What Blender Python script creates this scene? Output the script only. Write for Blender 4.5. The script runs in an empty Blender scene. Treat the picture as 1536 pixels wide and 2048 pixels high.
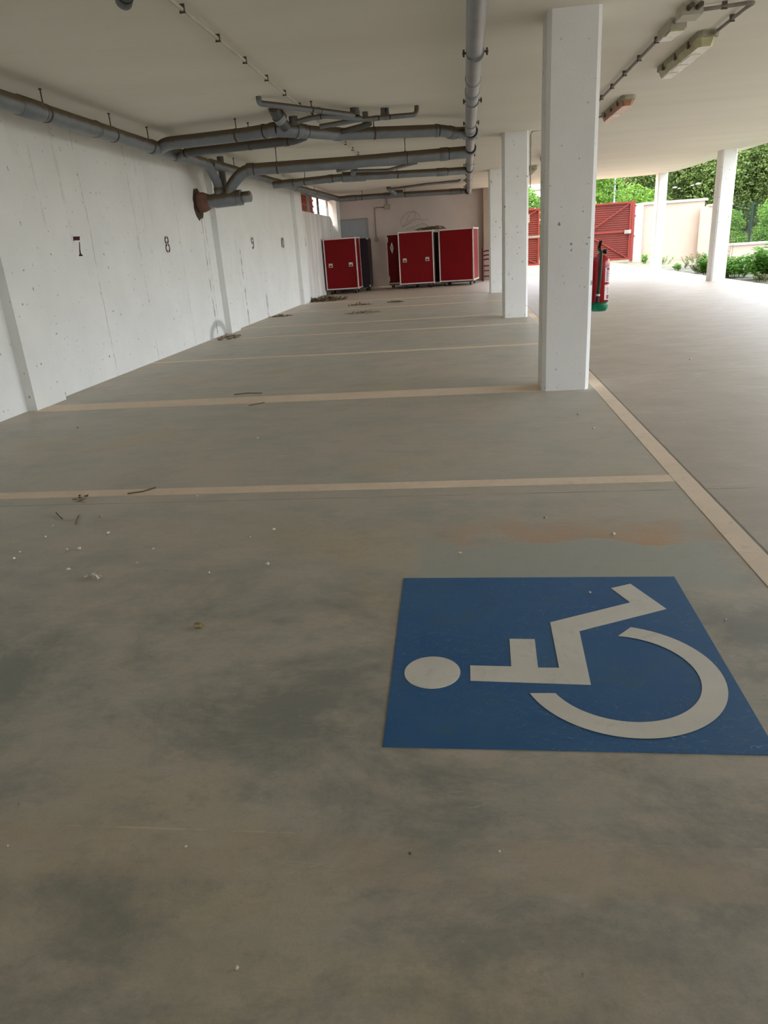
import bpy, math, random
from mathutils import Vector, Matrix
random.seed(7)
PI = math.pi
col = bpy.context.scene.collection
sc = bpy.context.scene
# ---------------------------------------------------------------- camera
F, YAW, PIT, ROL, H = 1403.35, 0.130587, -0.360968, -0.0683358, 1.2
cy, sy, cp, sp = math.cos(YAW), math.sin(YAW), math.cos(PIT), math.sin(PIT)
fw = Vector((-sy*cp, cy*cp, sp)); r0 = Vector((cy, sy, 0)); u0 = r0.cross(fw)
cr, sr = math.cos(ROL), math.sin(ROL)
rt = r0*cr + u0*sr; up = -r0*sr + u0*cr
EYE = Vector((0, 0, H))
def W(px, py, ax, val):
    """survey helper: where the sight line through a photo point meets a real plane of the place"""
    d = fw + (px-768)/F*rt - (py-1024)/F*up
    return EYE + d*((val-EYE[ax])/d[ax])
cam = bpy.data.cameras.new('camera'); co = bpy.data.objects.new('camera', cam); col.objects.link(co)
m = Matrix((rt, up, -fw)).transposed().to_4x4(); m.translation = EYE; co.matrix_world = m
cam.sensor_fit = 'VERTICAL'; cam.sensor_height = 36; cam.sensor_width = 27; cam.lens = F/2048*36
cam.clip_end = 500; sc.camera = co
# ---------------------------------------------------------------- node helper
class S:
    def __init__(s, nt, v): s.nt, s.v = nt, v
    def _m(s, op, *a, clamp=False):
        n = s.nt.nodes.new('ShaderNodeMath'); n.operation = op; n.use_clamp = clamp
        for i, x in enumerate((s,)+a):
            if isinstance(x, S): s.nt.links.new(x.v, n.inputs[i])
            else: n.inputs[i].default_value = x
        return S(s.nt, n.outputs[0])
    def __add__(s, o): return s._m('ADD', o)
    def __sub__(s, o): return s._m('SUBTRACT', o)
    def __mul__(s, o): return s._m('MULTIPLY', o)
    def abs(s): return s._m('ABSOLUTE')
    def lt(s, o): return s._m('LESS_THAN', o)
    def gt(s, o): return s._m('GREATER_THAN', o)
    def mx(s, o): return s._m('MAXIMUM', o)
    def mn(s, o): return s._m('MINIMUM', o)
    def ramp(s, a, b):
        n = s.nt.nodes.new('ShaderNodeMapRange'); n.clamp = True
        s.nt.links.new(s.v, n.inputs[0]); n.inputs[1].default_value = a; n.inputs[2].default_value = b
        return S(s.nt, n.outputs[0])
    def within(s, a, b, f=.01):
        return s.ramp(a-f, a+f)*(s.ramp(b+f, b-f))
class MT:
    def __init__(s, name, rough=.8, spec=.3, metal=0.):
        s.m = bpy.data.materials.new(name); s.m.use_nodes = True; s.nt = s.m.node_tree
        s.b = s.nt.nodes['Principled BSDF']; s.b.inputs['Roughness'].default_value = rough
        s.b.inputs['Specular IOR Level'].default_value = spec; s.b.inputs['Metallic'].default_value = metal
        t = s.nt.nodes.new('ShaderNodeTexCoord'); s.obj = t.outputs['Object']
        g = s.nt.nodes.new('ShaderNodeNewGeometry'); s.pos = g.outputs['Position']; s.nor = g.outputs['Normal']
    def xyz(s, sock=None):
        n = s.nt.nodes.new('ShaderNodeSeparateXYZ'); s.nt.links.new(sock or s.pos, n.inputs[0])
        return [S(s.nt, o) for o in n.outputs]
    def noise(s, scale, detail=4, rough=.55, stretch=(1, 1, 1), dist=0., off=(0, 0, 0), sock=None):
        mp = s.nt.nodes.new('ShaderNodeMapping'); mp.inputs['Scale'].default_value = stretch; mp.inputs['Location'].default_value = off
        s.nt.links.new(sock or s.pos, mp.inputs[0])
        n = s.nt.nodes.new('ShaderNodeTexNoise'); n.inputs['Scale'].default_value = scale
        n.inputs['Detail'].default_value = detail; n.inputs['Roughness'].default_value = rough; n.inputs['Distortion'].default_value = dist
        s.nt.links.new(mp.outputs[0], n.inputs['Vector']); return S(s.nt, n.outputs['Fac'])
    def vor(s, scale, stretch=(1, 1, 1)):
        mp = s.nt.nodes.new('ShaderNodeMapping'); mp.inputs['Scale'].default_value = stretch
        s.nt.links.new(s.pos, mp.inputs[0])
        n = s.nt.nodes.new('ShaderNodeTexVoronoi'); n.inputs['Scale'].default_value = scale
        s.nt.links.new(mp.outputs[0], n.inputs['Vector']); return S(s.nt, n.outputs['Distance'])
    def rgb(s, c):
        n = s.nt.nodes.new('ShaderNodeRGB'); n.outputs[0].default_value = (*c, 1); return n.outputs[0]
    def mix(s, f, a, b):
        n = s.nt.nodes.new('ShaderNodeMix'); n.data_type = 'RGBA'
        if isinstance(f, S): s.nt.links.new(f.v, n.inputs[0])
        else: n.inputs[0].default_value = f
        for k, x in ((6, a), (7, b)):
            if isinstance(x, tuple): n.inputs[k].default_value = (*x, 1)
            else: s.nt.links.new(x, n.inputs[k])
        return n.outputs[2]
    def color(s, c):
        if isinstance(c, tuple): s.b.inputs['Base Color'].default_value = (*c, 1)
        else: s.nt.links.new(c, s.b.inputs['Base Color'])
        return s
    def rough(s, f): s.nt.links.new(f.v, s.b.inputs['Roughness'])
    def bump(s, h, strength=.2, dist=.01):
        n = s.nt.nodes.new('ShaderNodeBump'); n.inputs['Strength'].default_value = strength; n.inputs['Distance'].default_value = dist
        s.nt.links.new(h.v, n.inputs['Height']); s.nt.links.new(n.outputs[0], s.b.inputs['Normal'])
def simple(name, c, c2=None, scale=20, rough=.6, spec=.3, metal=0, bump=0):
    t = MT(name, rough, spec, metal)
    c2 = c2 or tuple(x*.85 for x in c)
    n = t.noise(scale, 3)
    t.color(t.mix(n.ramp(.35, .65), c, c2))
    if bump: t.bump(n, bump)
    return t.m
# ---------------------------------------------------------------- materials
def make_floor():
    t = MT('concrete_floor', .6, .5)
    x, y, z = t.xyz()
    n1 = t.noise(.9, 6, .68, dist=.1); n2 = t.noise(2.3, 8, .72, (1, 1.4, 1), dist=.15, off=(3, 1, 0)); n3 = t.noise(60, 4, .7, (1, .6, 1)); n4 = t.noise(9, 6, .7, (.5, 1.5, 1), off=(0, 7, 0))
    c = t.mix(n1.ramp(.40, .60), (.45, .42, .345), (.50, .435, .345))
    c = t.mix(n2.ramp(.48, .66)*.6, c, (.345, .35, .305))
    c = t.mix(t.noise(1.1, 3, .5, off=(9, 4, 0)).ramp(.56, .72)*.6, c, (.50, .41, .25))
    c = t.mix(n4.ramp(.5, .72)*.35, c, (.56, .53, .46))
    c = t.mix(n3.ramp(.55, .8)*.3, c, (.22, .205, .18))
    # dark mottled patches in the nearest bay, stronger toward the viewer
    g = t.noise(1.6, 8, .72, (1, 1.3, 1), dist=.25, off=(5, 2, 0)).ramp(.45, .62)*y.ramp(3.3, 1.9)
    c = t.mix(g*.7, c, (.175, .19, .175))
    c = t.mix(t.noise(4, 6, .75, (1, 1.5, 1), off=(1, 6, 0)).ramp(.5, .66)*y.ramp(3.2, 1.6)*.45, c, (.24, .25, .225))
    # driving lane slab, paler
    lane = x.ramp(1.132, 1.136)
    cl = t.mix(n2.ramp(.35, .7), (.45, .38, .305), (.385, .33, .27))
    cl = t.mix(t.noise(3, 6, .75, (.6, 1.4, 1), dist=1.5).ramp(.58, .7)*.6, cl, (.58, .56, .52))
    c = t.mix(lane, c, cl)
    # washed patch above the symbol and rusty tide mark
    ny = (t.noise(2.6, 3, .5, (1, .2, 1), off=(1.3, 0, 0)) - .5)*.42
    top = y + ny
    inx = x.within(-.21, .96, .03)
    patch = inx*top.ramp(2.745, 2.735)*y.ramp(2.3, 2.36)
    c = t.mix(patch*.9, c, (.40, .41, .36))
    rust = x.within(-.05, 1.03, .12)*top.within(2.74, 3.0, .006)*top.ramp(3.1, 2.77)*t.noise(3.5, 4, .6, (1, .5, 1), off=(2, 2, 0)).ramp(.36, .56)
    c = t.mix(rust*1., c, (.50, .32, .19))
    # worn band in the foreground
    b = y.within(1.035, 1.165, .002)*t.noise(5, 4, .6).ramp(.35, .6)
    c = t.mix(b*.5, c, (.48, .385, .28))
    e = (y.within(1.164, 1.168, .001))*t.noise(4, 4, .6, off=(4, 4, 4)).ramp(.5, .6)
    c = t.mix(e*.6, c, (.7, .6, .46))
    # sandy dust against the wall and toward the far end
    d = (x + n4*1.2).ramp(-2.9, -3.7)*y.ramp(4.5, 8)
    c = t.mix(d*.55, c, (.58, .43, .26))
    c = t.mix(y.ramp(13, 20)*.5, c, (.55, .44, .34))
    # saw cuts and the open joint beside the kerb strip
    wob = (t.noise(6, 2) - .5)*.01
    j = (x + wob - 1.136).abs().lt(.006)
    for yy in (3.37, 6.5, 9.6, 12.9, 16.4, 20.):
        j = j.mx(((y + wob - yy).abs().lt(.0035))*(t.noise(3, 2, off=(yy, 0, 0)).ramp(.35, .6)))
    c = t.mix(j*.75, c, (.06, .05, .04))
    # hairline scratches
    s1 = t.noise(3, 2, .5, (1, 5, 1), dist=2.5)
    sc_ = (s1 - .5).abs().lt(.0022)*t.noise(1.7, 2, off=(3, 8, 0)).gt(.55)
    c = t.mix(sc_*.35, c, (.66, .6, .5))
    sp_ = t.noise(38, 2, .5, off=(5, 5, 0)).ramp(.75, .80)
    c = t.mix(sp_*.5, c, (.10, .09, .07))
    gr = t.noise(170, 3, .75)
    c = t.mix(gr.ramp(.5, .75)*.28, c, (.26, .24, .20))
    c = t.mix(t.noise(26, 5, .8, (.6, 1.6, 1), off=(8, 3, 0)).ramp(.55, .7)*.3, c, (.25, .245, .215))
    c = t.mix(t.noise(120, 2, .6, off=(3, 9, 0)).ramp(.70, .76)*.4, c, (.66, .62, .54))
    t.color(c)
    t.rough(n2.ramp(.2, .8)*.2 + .38)
    t.bump(n3 + n4*.6, .12, .004)
    return t.m
def make_wall(streaks=True):
    t = MT('whitewashed_wall' if streaks else 'whitewashed_concrete', .75, .25)
    x, y, z = t.xyz()
    n = t.noise(1.5, 5, .6); f = t.noise(30, 5, .7)
    c = t.mix(n.ramp(.3, .7), (.80, .80, .775), (.73, .73, .71))
    c = t.mix(t.noise(1., 4, .6, off=(7, 7, 7)).ramp(.6, .8)*.3, c, (.62, .58, .48))
    c = t.mix(t.noise(12, 4, .7, off=(1, 2, 3)).ramp(.67, .74)*.35, c, (.42, .40, .36))
    pits = t.noise(24, 2, .5, (1, 1, .8), off=(4, 0, 2)).ramp(.70, .73)
    c = t.mix(pits*.8, c, (.16, .14, .12))
    if streaks:
        wob = (t.noise(.9, 3, .5, (0, 0, 1)) - .5)*.14 + (t.noise(9, 3, .6) - .5)*.035
        yy = y + wob
        msk = None
        for (p, w, s, z0, z1, o) in ((7.75, .006, .7, 0, 2.7, 0), (8.93, .006, .6, 0, 2.7, 3), (9.45, .005, .35, 1.0, 2.7, 5), (10.3, .006, .6, 0, 2.7, 7), (8.9, .012, .9, 1.38, 1.56, 2),
                                  (11.3, .022, 1., 0.0, 1.9, 1), (11.42, .012, .8, .3, 1.9, 4), (13.1, .03, 1., 0, 1.3, 2), (12.9, .01, .5, 0, 1.5, 5), (14.5, .05, .7, 0, .45, 6), (14.3, .006, .3, 0, 2.6, 8), (15.6, .006, .25, 0, 2.6, 9),
                                  (6.9, .02, .2, 1.6, 2.5, 1), (7.35, .03, .2, 1.4, 2.6, 1), (9.2, .03, .2, 1.4, 2.6, 1)):
            k = (yy - p).abs().lt(w)*z.within(z0, z1, .05)*t.noise(7, 3, .7, (1, 1, .8), off=(o, o, o)).ramp(.42, .58)*s
            msk = k if msk is None else msk.mx(k)
        c = t.mix(msk*.85, c, (.25, .22, .17))
        # damp ring and scale where the leak reaches the floor
        dy = y - 11.35; dz = z*1.6
        rr = (dy*dy + dz*dz)._m('SQRT') + (f - .5)*.12
        c = t.mix(rr.within(.26, .42, .03)*.6*z.ramp(.4, .3), c, (.25, .26, .25))
        far = y.ramp(18.2, 18.4)*t.noise(2.2, 4, .6, (1, 1.6, .12)).ramp(.42, .62)
        c = t.mix(far*.6, c, (.50, .42, .36))
        up_ = z.ramp(1.5, 2.5)*t.noise(1.3, 4, .6, (1, 1, .5), off=(3, 1, 0)).ramp(.3, .7)
        c = t.mix(up_*.25, c, (.66, .62, .52))
    t.color(c); t.bump(f + n, .25, .006)
    return t.m
def make_back():
    t = MT('back_wall_plaster', .8, .2); x, y, z = t.xyz()
    c = t.mix(t.noise(1.2, 5).ramp(.3, .7), (.60, .52, .47), (.54, .475, .43))
    t.color(c); t.bump(t.noise(30, 3), .1); return t.m
def make_ceiling():
    t = MT('painted_ceiling', .85, .2)
    n = t.noise(.8, 5, .6, (.4, 1.5, 1)); n2 = t.noise(3, 6, .7, (.3, 2, 1), off=(2, 0, 0))
    c = t.mix(n.ramp(.3, .7), (.82, .79, .70), (.76, .725, .635))
    c = t.mix(n2.ramp(.6, .75)*.2, c, (.62, .59, .51))
    t.color(c); t.bump(t.noise(6, 4, .6, (.3, 2, 1)), .15, .01); return t.m
def make_pipe(name='grey_pvc', base=(.205, .225, .245), rough=.38):
    t = MT(name, rough, .4)
    x, y, z = t.xyz(t.nor)
    n = t.noise(6, 4)
    c = t.mix(n.ramp(.3, .7), base, tuple(v*.8 for v in base))
    d = (z + (t.noise(8, 3) - .5)*.4).ramp(-.12, .25)
    c = t.mix(d*.95, c, (.115, .08, .042))
    t.color(c); t.rough(d*.5 + rough); return t.m
def make_paint(name, c1, c2, worn, amt=.4):
    t = MT(name, .65, .3)
    c = t.mix(t.noise(5, 5, .65).ramp(.35, .65), c1, c2)
    w = t.noise(14, 6, .75, dist=1.).ramp(.56, .66)*amt
    c = t.mix(w, c, worn)
    w2 = t.noise(3, 5, .7, (1, 2, 1), dist=1.5, off=(3, 3, 0)).ramp(.58, .72)*amt
    c = t.mix(w2, c, worn)
    t.color(c); t.bump(t.noise(80, 3), .1, .002); return t.m
def make_blue():
    t = MT('blue_floor_paint', .5, .35)
    c = t.mix(t.noise(3, 5, .6).ramp(.35, .68), (.02, .108, .275), (.038, .135, .29))
    c = t.mix(t.noise(6, 6, .7, (1, 2.5, 1), dist=1.).ramp(.52, .74)*.75, c, (.05, .13, .20))
    for o, wd, k in ((0, .0035, .5), (6, .003, .4), (11, .0025, .4)):
        s1 = t.noise(5+o*.4, 2, .5, (1, 3-o*.2, 1), dist=3., off=(o, 2, 0))
        c = t.mix((s1 - .5).abs().lt(wd)*t.noise(2.5, 2, off=(o, 8, 0)).gt(.5)*k, c, (.20, .30, .42))
    c = t.mix(t.noise(45, 3, .6, off=(2, 2, 0)).ramp(.72, .78)*.6, c, (.35, .40, .42))
    t.color(c); return t.m
def make_leaf(name, a, b, trans=.35):
    t = MT(name, .55, .3)
    oi = t.nt.nodes.new('ShaderNodeObjectInfo')
    c = t.mix(t.noise(1.3, 3, .6).ramp(.3, .7), a, b)
    c = t.mix(t.noise(9, 2, .6, off=(3, 0, 0)).ramp(.45, .65)*.6, c, tuple(min(1, v*1.5) for v in b))
    t.color(c)
    tr = t.nt.nodes.new('ShaderNodeBsdfTranslucent'); t.nt.links.new(c, tr.inputs[0])
    mx = t.nt.nodes.new('ShaderNodeMixShader'); mx.inputs[0].default_value = trans
    out = t.nt.nodes['Material Output']
    t.nt.links.new(t.b.outputs[0], mx.inputs[1]); t.nt.links.new(tr.outputs[0], mx.inputs[2]); t.nt.links.new(mx.outputs[0], out.inputs[0])
    return t.m
M = dict(
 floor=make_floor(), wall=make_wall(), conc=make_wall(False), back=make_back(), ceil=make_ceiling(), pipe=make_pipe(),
 pipe_d=make_pipe('dark_grey_pvc', (.10, .105, .11)), pipe_l=make_pipe('pale_grey_pvc', (.30, .315, .33)),
 line=make_paint('faded_line_paint', (.80, .65, .49), (.74, .60, .45), (.58, .48, .37), .6),
 blue=make_blue(), white=make_paint('white_floor_paint', (.74, .71, .63), (.67, .64, .57), (.50, .47, .41), .35),
 rod=simple('rusted_steel', (.10, .07, .05), rough=.7), terra=simple('terracotta_collar', (.22, .10, .065), (.14, .08, .06), 8, .85, bump=.3),
 dark=simple('dark_recess', (.05, .03, .02)), red=simple('red_laminate', (.18, .002, .004), (.155, .002, .004), 3, .45, .15),
 alu=simple('aluminium_edge', (.72, .62, .58), (.62, .54, .50), 9, .4, .5, .25), chrome=simple('zinc_latch', (.6, .58, .52), rough=.4, metal=.5),
 black=simple('black_rubber', (.015, .014, .014), rough=.5), purple=simple('dark_case_laminate', (.022, .012, .018), rough=.4),
 caster=simple('castor_steel', (.55, .57, .6), rough=.35, metal=.7),
 gate=simple('red_gate_paint', (.13, .02, .012), (.11, .017, .011), 2, .5, .3), gate_l=simple('gate_frame_paint', (.185, .022, .015), rough=.5),
 cream=simple('cream_render', (.40, .33, .27), (.37, .30, .245), 1.2, .9, .1, bump=.1), creamcap=simple('pale_coping', (.50, .47, .42), rough=.8),
 sand=simple('sandy_ground', (.42, .29, .17), (.36, .26, .17), 1.5, .95, .1, bump=.3), gravel=simple('weedy_gravel', (.20, .19, .16), (.10, .11, .06), 4, .95, .1, bump=.5),
 scrub=simple('scrub_slope', (.10, .13, .04), (.20, .19, .10), .6, .95, .1, bump=.5),
 door=simple('grey_blue_door', (.34, .37, .39), (.31, .34, .36), 2, .5), doorf=simple('door_frame_paint', (.30, .31, .31), rough=.5),
 conduit=simple('white_conduit', (.60, .56, .48), (.50, .46, .39), 5, .5), clip=simple('brown_clip', (.10, .075, .05), rough=.6),
 steelc=simple('steel_conduit', (.28, .25, .22), (.19, .165, .14), 12, .5),
 ext_red=simple('extinguisher_red', (.40, .006, .012), (.36, .005, .01), 3, .25, .5), ext_green=simple('extinguisher_green', (.0, .17, .075), rough=.35), hose=simple('green_black_hose', (.012, .035, .018), rough=.4),
 label=simple('white_label', (.82, .70, .68), rough=.5), ink=simple('label_ink', (.22, .03, .06), rough=.6), brass=simple('brass', (.45, .34, .18), rough=.35, metal=.7),
 lampbody=simple('grey_lamp_housing', (.36, .345, .26), (.27, .25, .17), 15, .6), lens=simple('yellowed_lens', (.50, .475, .27), (.40, .37, .18), 8, .25, .5), lensw=simple('white_label_strip', (.88, .86, .78), rough=.4),
 orange=simple('amber_lens', (.42, .19, .09), (.27, .14, .08), 25, .3, .5), boxw=simple('beige_junction_box', (.48, .45, .37), (.40, .37, .29), 10, .5),
 stencil=simple('maroon_stencil', (.055, .012, .02), (.04, .01, .016), 30, .8), stencilg=simple('grey_stencil', (.20, .19, .18), (.13, .12, .11), 30, .8),
 wood=simple('dark_red_wood', (.11, .012, .014), rough=.5), brick=simple('red_brick', (.42, .12, .075), (.32, .10, .06), 12, .9), litter=simple('dry_litter', (.13, .095, .05), (.22, .17, .09), 25, .95),
 bleach=simple('sunlit_render', (.88, .78, .68), rough=.9), twig=simple('dry_twig', (.16, .11, .07), rough=.9), pebble=simple('pale_pebble', (.80, .75, .65), (.45, .38, .28), 40, .9), shell=simple('snail_shell', (.42, .33, .18), (.22, .15, .07), 60, .5),
 fence=simple('green_fence_steel', (.002, .022, .014), rough=.5), pole=simple('galvanised_pole', (.40, .44, .50), rough=.5, metal=.3), bark=simple('bark', (.13, .09, .06), rough=.9),
 leafA=make_leaf('bright_leaf', (.09, .20, .022), (.15, .28, .04)), leafB=make_leaf('olive_pine_leaf', (.065, .12, .022), (.12, .17, .045), .2), leafC=make_leaf('garden_leaf', (.09, .25, .03), (.16, .34, .055)), leafD=make_leaf('dry_weed_leaf', (.16, .19, .07), (.24, .24, .13)),
 rock=simple('limestone', (.34, .33, .30), (.26, .25, .22), 3, .9), house=simple('house_render', (.85, .84, .80), rough=.8), roof=simple('grey_roof', (.28, .30, .32), rough=.8), tile=simple('terracotta_tile', (.50, .28, .18), rough=.8), glass=simple('dark_window_glass', (.06, .07, .08), rough=.15))
# ---------------------------------------------------------------- geometry helpers
class MB:
    def __init__(s): s.v = []; s.f = []; s.sm = []
    def add(s, vs, fs, sm=False):
        b = len(s.v); s.v += [tuple(v) for v in vs]; s.f += [tuple(i+b for i in f) for f in fs]; s.sm += [sm]*len(fs); return s
    def box(s, x0, x1, y0, y1, z0, z1):
        return s.add([(x, y, z) for z in (z0, z1) for y in (y0, y1) for x in (x0, x1)],
                     [(0, 2, 3, 1), (4, 5, 7, 6), (0, 1, 5, 4), (2, 6, 7, 3), (0, 4, 6, 2), (1, 3, 7, 5)])
    def beam(s, a, b, w, h, upv=(0, 0, 1)):
        a, b = Vector(a), Vector(b); d = (b-a).normalized(); uu = Vector(upv)
        if abs(d.dot(uu)) > .98: uu = Vector((1, 0, 0))
        r = d.cross(uu).normalized()*(w/2); u = r.cross(d).normalized()*(h/2)
        vs = [p + i*r + j*u for p in (a, b) for i, j in ((-1, -1), (1, -1), (1, 1), (-1, 1))]
        return s.add(vs, [(0, 3, 2, 1), (4, 5, 6, 7), (0, 1, 5, 4), (1, 2, 6, 5), (2, 3, 7, 6), (3, 0, 4, 7)])
    def tube(s, pts, r, n=16, caps=True, sm=True):
        pts = [Vector(p) for p in pts]; rs = r if isinstance(r, (list, tuple)) else [r]*len(pts)
        t0 = (pts[1]-pts[0]).normalized(); a = Vector((0, 0, 1)) if abs(t0.z) < .9 else Vector((1, 0, 0))
        u = t0.cross(a).normalized(); vs = []; N = len(pts)
        for i, p in enumerate(pts):
            t = (pts[min(i+1, N-1)]-pts[max(i-1, 0)]).normalized()
            u = (u - t*u.dot(t)).normalized(); w = t.cross(u)
            k = 1.
            if 0 < i < N-1:
                c = (pts[i+1]-pts[i]).normalized().dot((pts[i]-pts[i-1]).normalized()); k = 1/max(.7, math.sqrt((1+c)/2))
            for j in range(n):
                an = 2*PI*j/n; vs.append(p + (u*math.cos(an) + w*math.sin(an))*rs[i])
        fs = [(i*n+j, i*n+(j+1) % n, (i+1)*n+(j+1) % n, (i+1)*n+j) for i in range(N-1) for j in range(n)]
        s.add(vs, fs, sm)
        if caps:
            s.add(vs[:n], [tuple(reversed(range(n)))]); s.add(vs[-n:], [tuple(range(n))])
        return s
    def lathe(s, prof, c=(0, 0, 0), n=24):
        vs = [(c[0]+r*math.cos(2*PI*j/n), c[1]+r*math.sin(2*PI*j/n), c[2]+z) for r, z in prof for j in range(n)]
        fs = [(i*n+j, i*n+(j+1) % n, (i+1)*n+(j+1) % n, (i+1)*n+j) for i in range(len(prof)-1) for j in range(n)]
        fs += [tuple(reversed(range(n))), tuple(range((len(prof)-1)*n, len(prof)*n))]
        return s.add(vs, fs, True)
    def prism(s, poly, z0, z1):
        n = len(poly); vs = [(x, y, z0) for x, y in poly] + [(x, y, z1) for x, y in poly]
        return s.add(vs, [tuple(reversed(range(n))), tuple(range(n, 2*n))] + [(i, (i+1) % n, n+(i+1) % n, n+i) for i in range(n)])
    def slab(s, pts, off):
        """thick polygon: pts in 3D, extruded by off"""
        off = Vector(off); n = len(pts); vs = [Vector(p) for p in pts]; vs += [p+off for p in vs]
        return s.add(vs, [tuple(reversed(range(n))), tuple(range(n, 2*n))] + [(i, (i+1) % n, n+(i+1) % n, n+i) for i in range(n)])
    def blob(s, c, r, seed=0, n=8, m_=6, j=.25):
        rnd = random.Random(seed); vs = []
        for i in range(m_+1):
            th = PI*i/m_
            for k in range(n):
                ph = 2*PI*k/n; q = 1+rnd.uniform(-j, j) if 0 < i < m_ else 1
                vs.append((c[0]+r[0]*q*math.sin(th)*math.cos(ph), c[1]+r[1]*q*math.sin(th)*math.sin(ph), c[2]+r[2]*q*math.cos(th)))
        return s.add(vs, [(i*n+k, (i+1)*n+k, (i+1)*n+(k+1) % n, i*n+(k+1) % n) for i in range(m_) for k in range(n)], True)
def origin_of(p):
    o = Vector((0, 0, 0))
    while p is not None: o += p.location; p = p.parent
    return o
def obj(name, mb, mat, parent=None, label=None, kind=None, loc=None, world=True):
    me = bpy.data.meshes.new(name)
    o = bpy.data.objects.new(name, me); col.objects.link(o); o.parent = parent
    off = Vector((0, 0, 0))
    if parent is not None and world: off = origin_of(parent)
    if loc is not None: o.location = Vector(loc) - off; off = Vector(loc) if world else off
    me.from_pydata([tuple(Vector(v)-off) for v in mb.v], [], mb.f)
    for p, sflag in zip(me.polygons, mb.sm): p.use_smooth = sflag
    me.materials.append(mat); me.update()
    if label: o['label'] = label
    if kind: o['kind'] = kind
    return o
def struct(name, mb, mat, parent=None):
    return obj(name, mb, mat, parent, kind='structure')
def tag(o, label, cat, group=None, kind=None):
    o['label'] = label; o['category'] = cat
    if group: o['group'] = group
    if kind: o['kind'] = kind
    return o
def thing(name, label, cat, loc, group=None, rz=0):
    o = bpy.data.objects.new(name, None); col.objects.link(o); o.location = loc; o.rotation_euler.z = rz; o.empty_display_size = .1
    return tag(o, label, cat, group)
def copy_thing(root, loc=None, rz=None, label=None, group=None, scale=None):
    r = root.copy(); col.objects.link(r)
    if loc is not None: r.location = loc
    if rz is not None: r.rotation_euler.z = rz
    if scale: r.scale = scale
    if label: r['label'] = label
    if group: r['group'] = group
    for ch in list(root.children):
        c = ch.copy(); col.objects.link(c); c.parent = r
        for g in ch.children:
            d = g.copy(); col.objects.link(d); d.parent = c
    return r
def fillet(pts, rad, n=6):
    pts = [Vector(p) for p in pts]; out = [pts[0]]
    for i in range(1, len(pts)-1):
        a, b, c = pts[i-1], pts[i], pts[i+1]
        d1 = (a-b); d2 = (c-b); k = min(rad, d1.length*.45, d2.length*.45)
        p, q = b+d1.normalized()*k, b+d2.normalized()*k
        for j in range(n+1):
            t = j/n; out.append(p*(1-t)**2 + b*2*t*(1-t) + q*t*t)
    out.append(pts[-1]); return out
ZC = 2.66      # underside of the slab
# ================================================================= SETTING
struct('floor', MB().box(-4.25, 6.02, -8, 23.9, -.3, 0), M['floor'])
edge = [(-4.25, -8), (6.3, -8), (6.25, 12), (6.16, 16), (6.06, 18.5), (6.04, 21.8), (5.95, 22.8), (5.6, 23.4), (5.0, 23.65), (.8, 23.75), (.8, 24.), (-4.25, 24.)]
struct('ceiling', MB().prism(edge, ZC, ZC+.35), M['ceil'])
wl = MB(); wl.box(-4.25, -4, -8, 18.35, 0, ZC)
wl.box(-4.25, -4, 18.35, 23.9, 0, 1.9)
# parapet top with its rounded far shoulder
sh = [(18.35, 1.9), (18.35, 2.16), (22.5, 2.15)] + [(22.5+.6*math.sin(a), 1.75+.4*math.cos(a)) for a in [PI/16*k for k in range(1, 7)]] + [(23.1, 1.9)]
wl.slab([(-4.25, y, z) for y, z in sh], (.25, 0, 0))
wl.box(-4.25, -4, 18.35, 23.9, 2.66, ZC)
struct('wall_left', wl, M['wall'])
struct('wall_back', MB().box(-4.25, .82, 23.8, 24., 0, ZC), M['back'])
struct('wall_front_blocker', MB().box(-4.0, 1.6, -8, -7.8, 0, ZC), M['conc'])  # added out of view, cuts the light from behind the camera
struct('wall_above_blocker', MB().box(-4.25, 6.0, -8, 23.9, ZC+.35, ZC+6.5), M['cream'])  # unseen block added to hold back sky and sun on the ground outside
struct('wall_right_blocker', MB().box(5.8, 6.02, -7.8, 2.3, 0, ZC), M['conc'])  # unseen wall added to block side light and darken the foreground
# pilasters against the left wall
pil = ((5.95, 6.45), (11.75, 12.25), (17.55, 18.3))
for i, (a, b) in enumerate(pil):
    mb = MB(); mb.box(-4.0, -3.905, a, b, 0, ZC)
    o = struct('trim_%d' % (i+1), mb, M['conc'])
struct('trim_4', MB().box(-4.0, -3.88, 23.2, 23.8, 0, ZC), M['conc'])
struct('trim_5', MB().box(.60, .82, 23.5, 23.8, 0, ZC), M['cream'])
# high window: mullions and sill
wi = struct('window_1', MB().box(-4.16, -4.08, 18.35, 23.2, 2.60, 2.66), M['doorf'])
for y in (18.4, 20.1, 21.45, 22.9): struct('window_frame', MB().box(-4.15, -4.09, y, y+.06, 2.1, 2.62), M['doorf'], wi)
# door in the back wall
dr = struct('door_1', MB().box(-3.86, -3.06, 23.765, 23.8, .02, 2.03), M['door'])
fr = MB(); fr.box(-3.06, -3.0, 23.75, 23.8, 0, 2.08); fr.box(-3.92, -3.86, 23.75, 23.8, 0, 2.08); fr.box(-3.86, -3.06, 23.75, 23.8, 2.03, 2.08)
struct('door_frame', fr, M['doorf'], dr)
struct('door_handle', MB().box(-3.17, -3.11, 23.735, 23.765, .98, 1.18).beam((-3.15, 23.72, 1.1), (-3.27, 23.72, 1.1), .02, .02).box(-3.155, -3.135, 23.72, 23.74, 1.09, 1.11), M['black'], dr)
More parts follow.
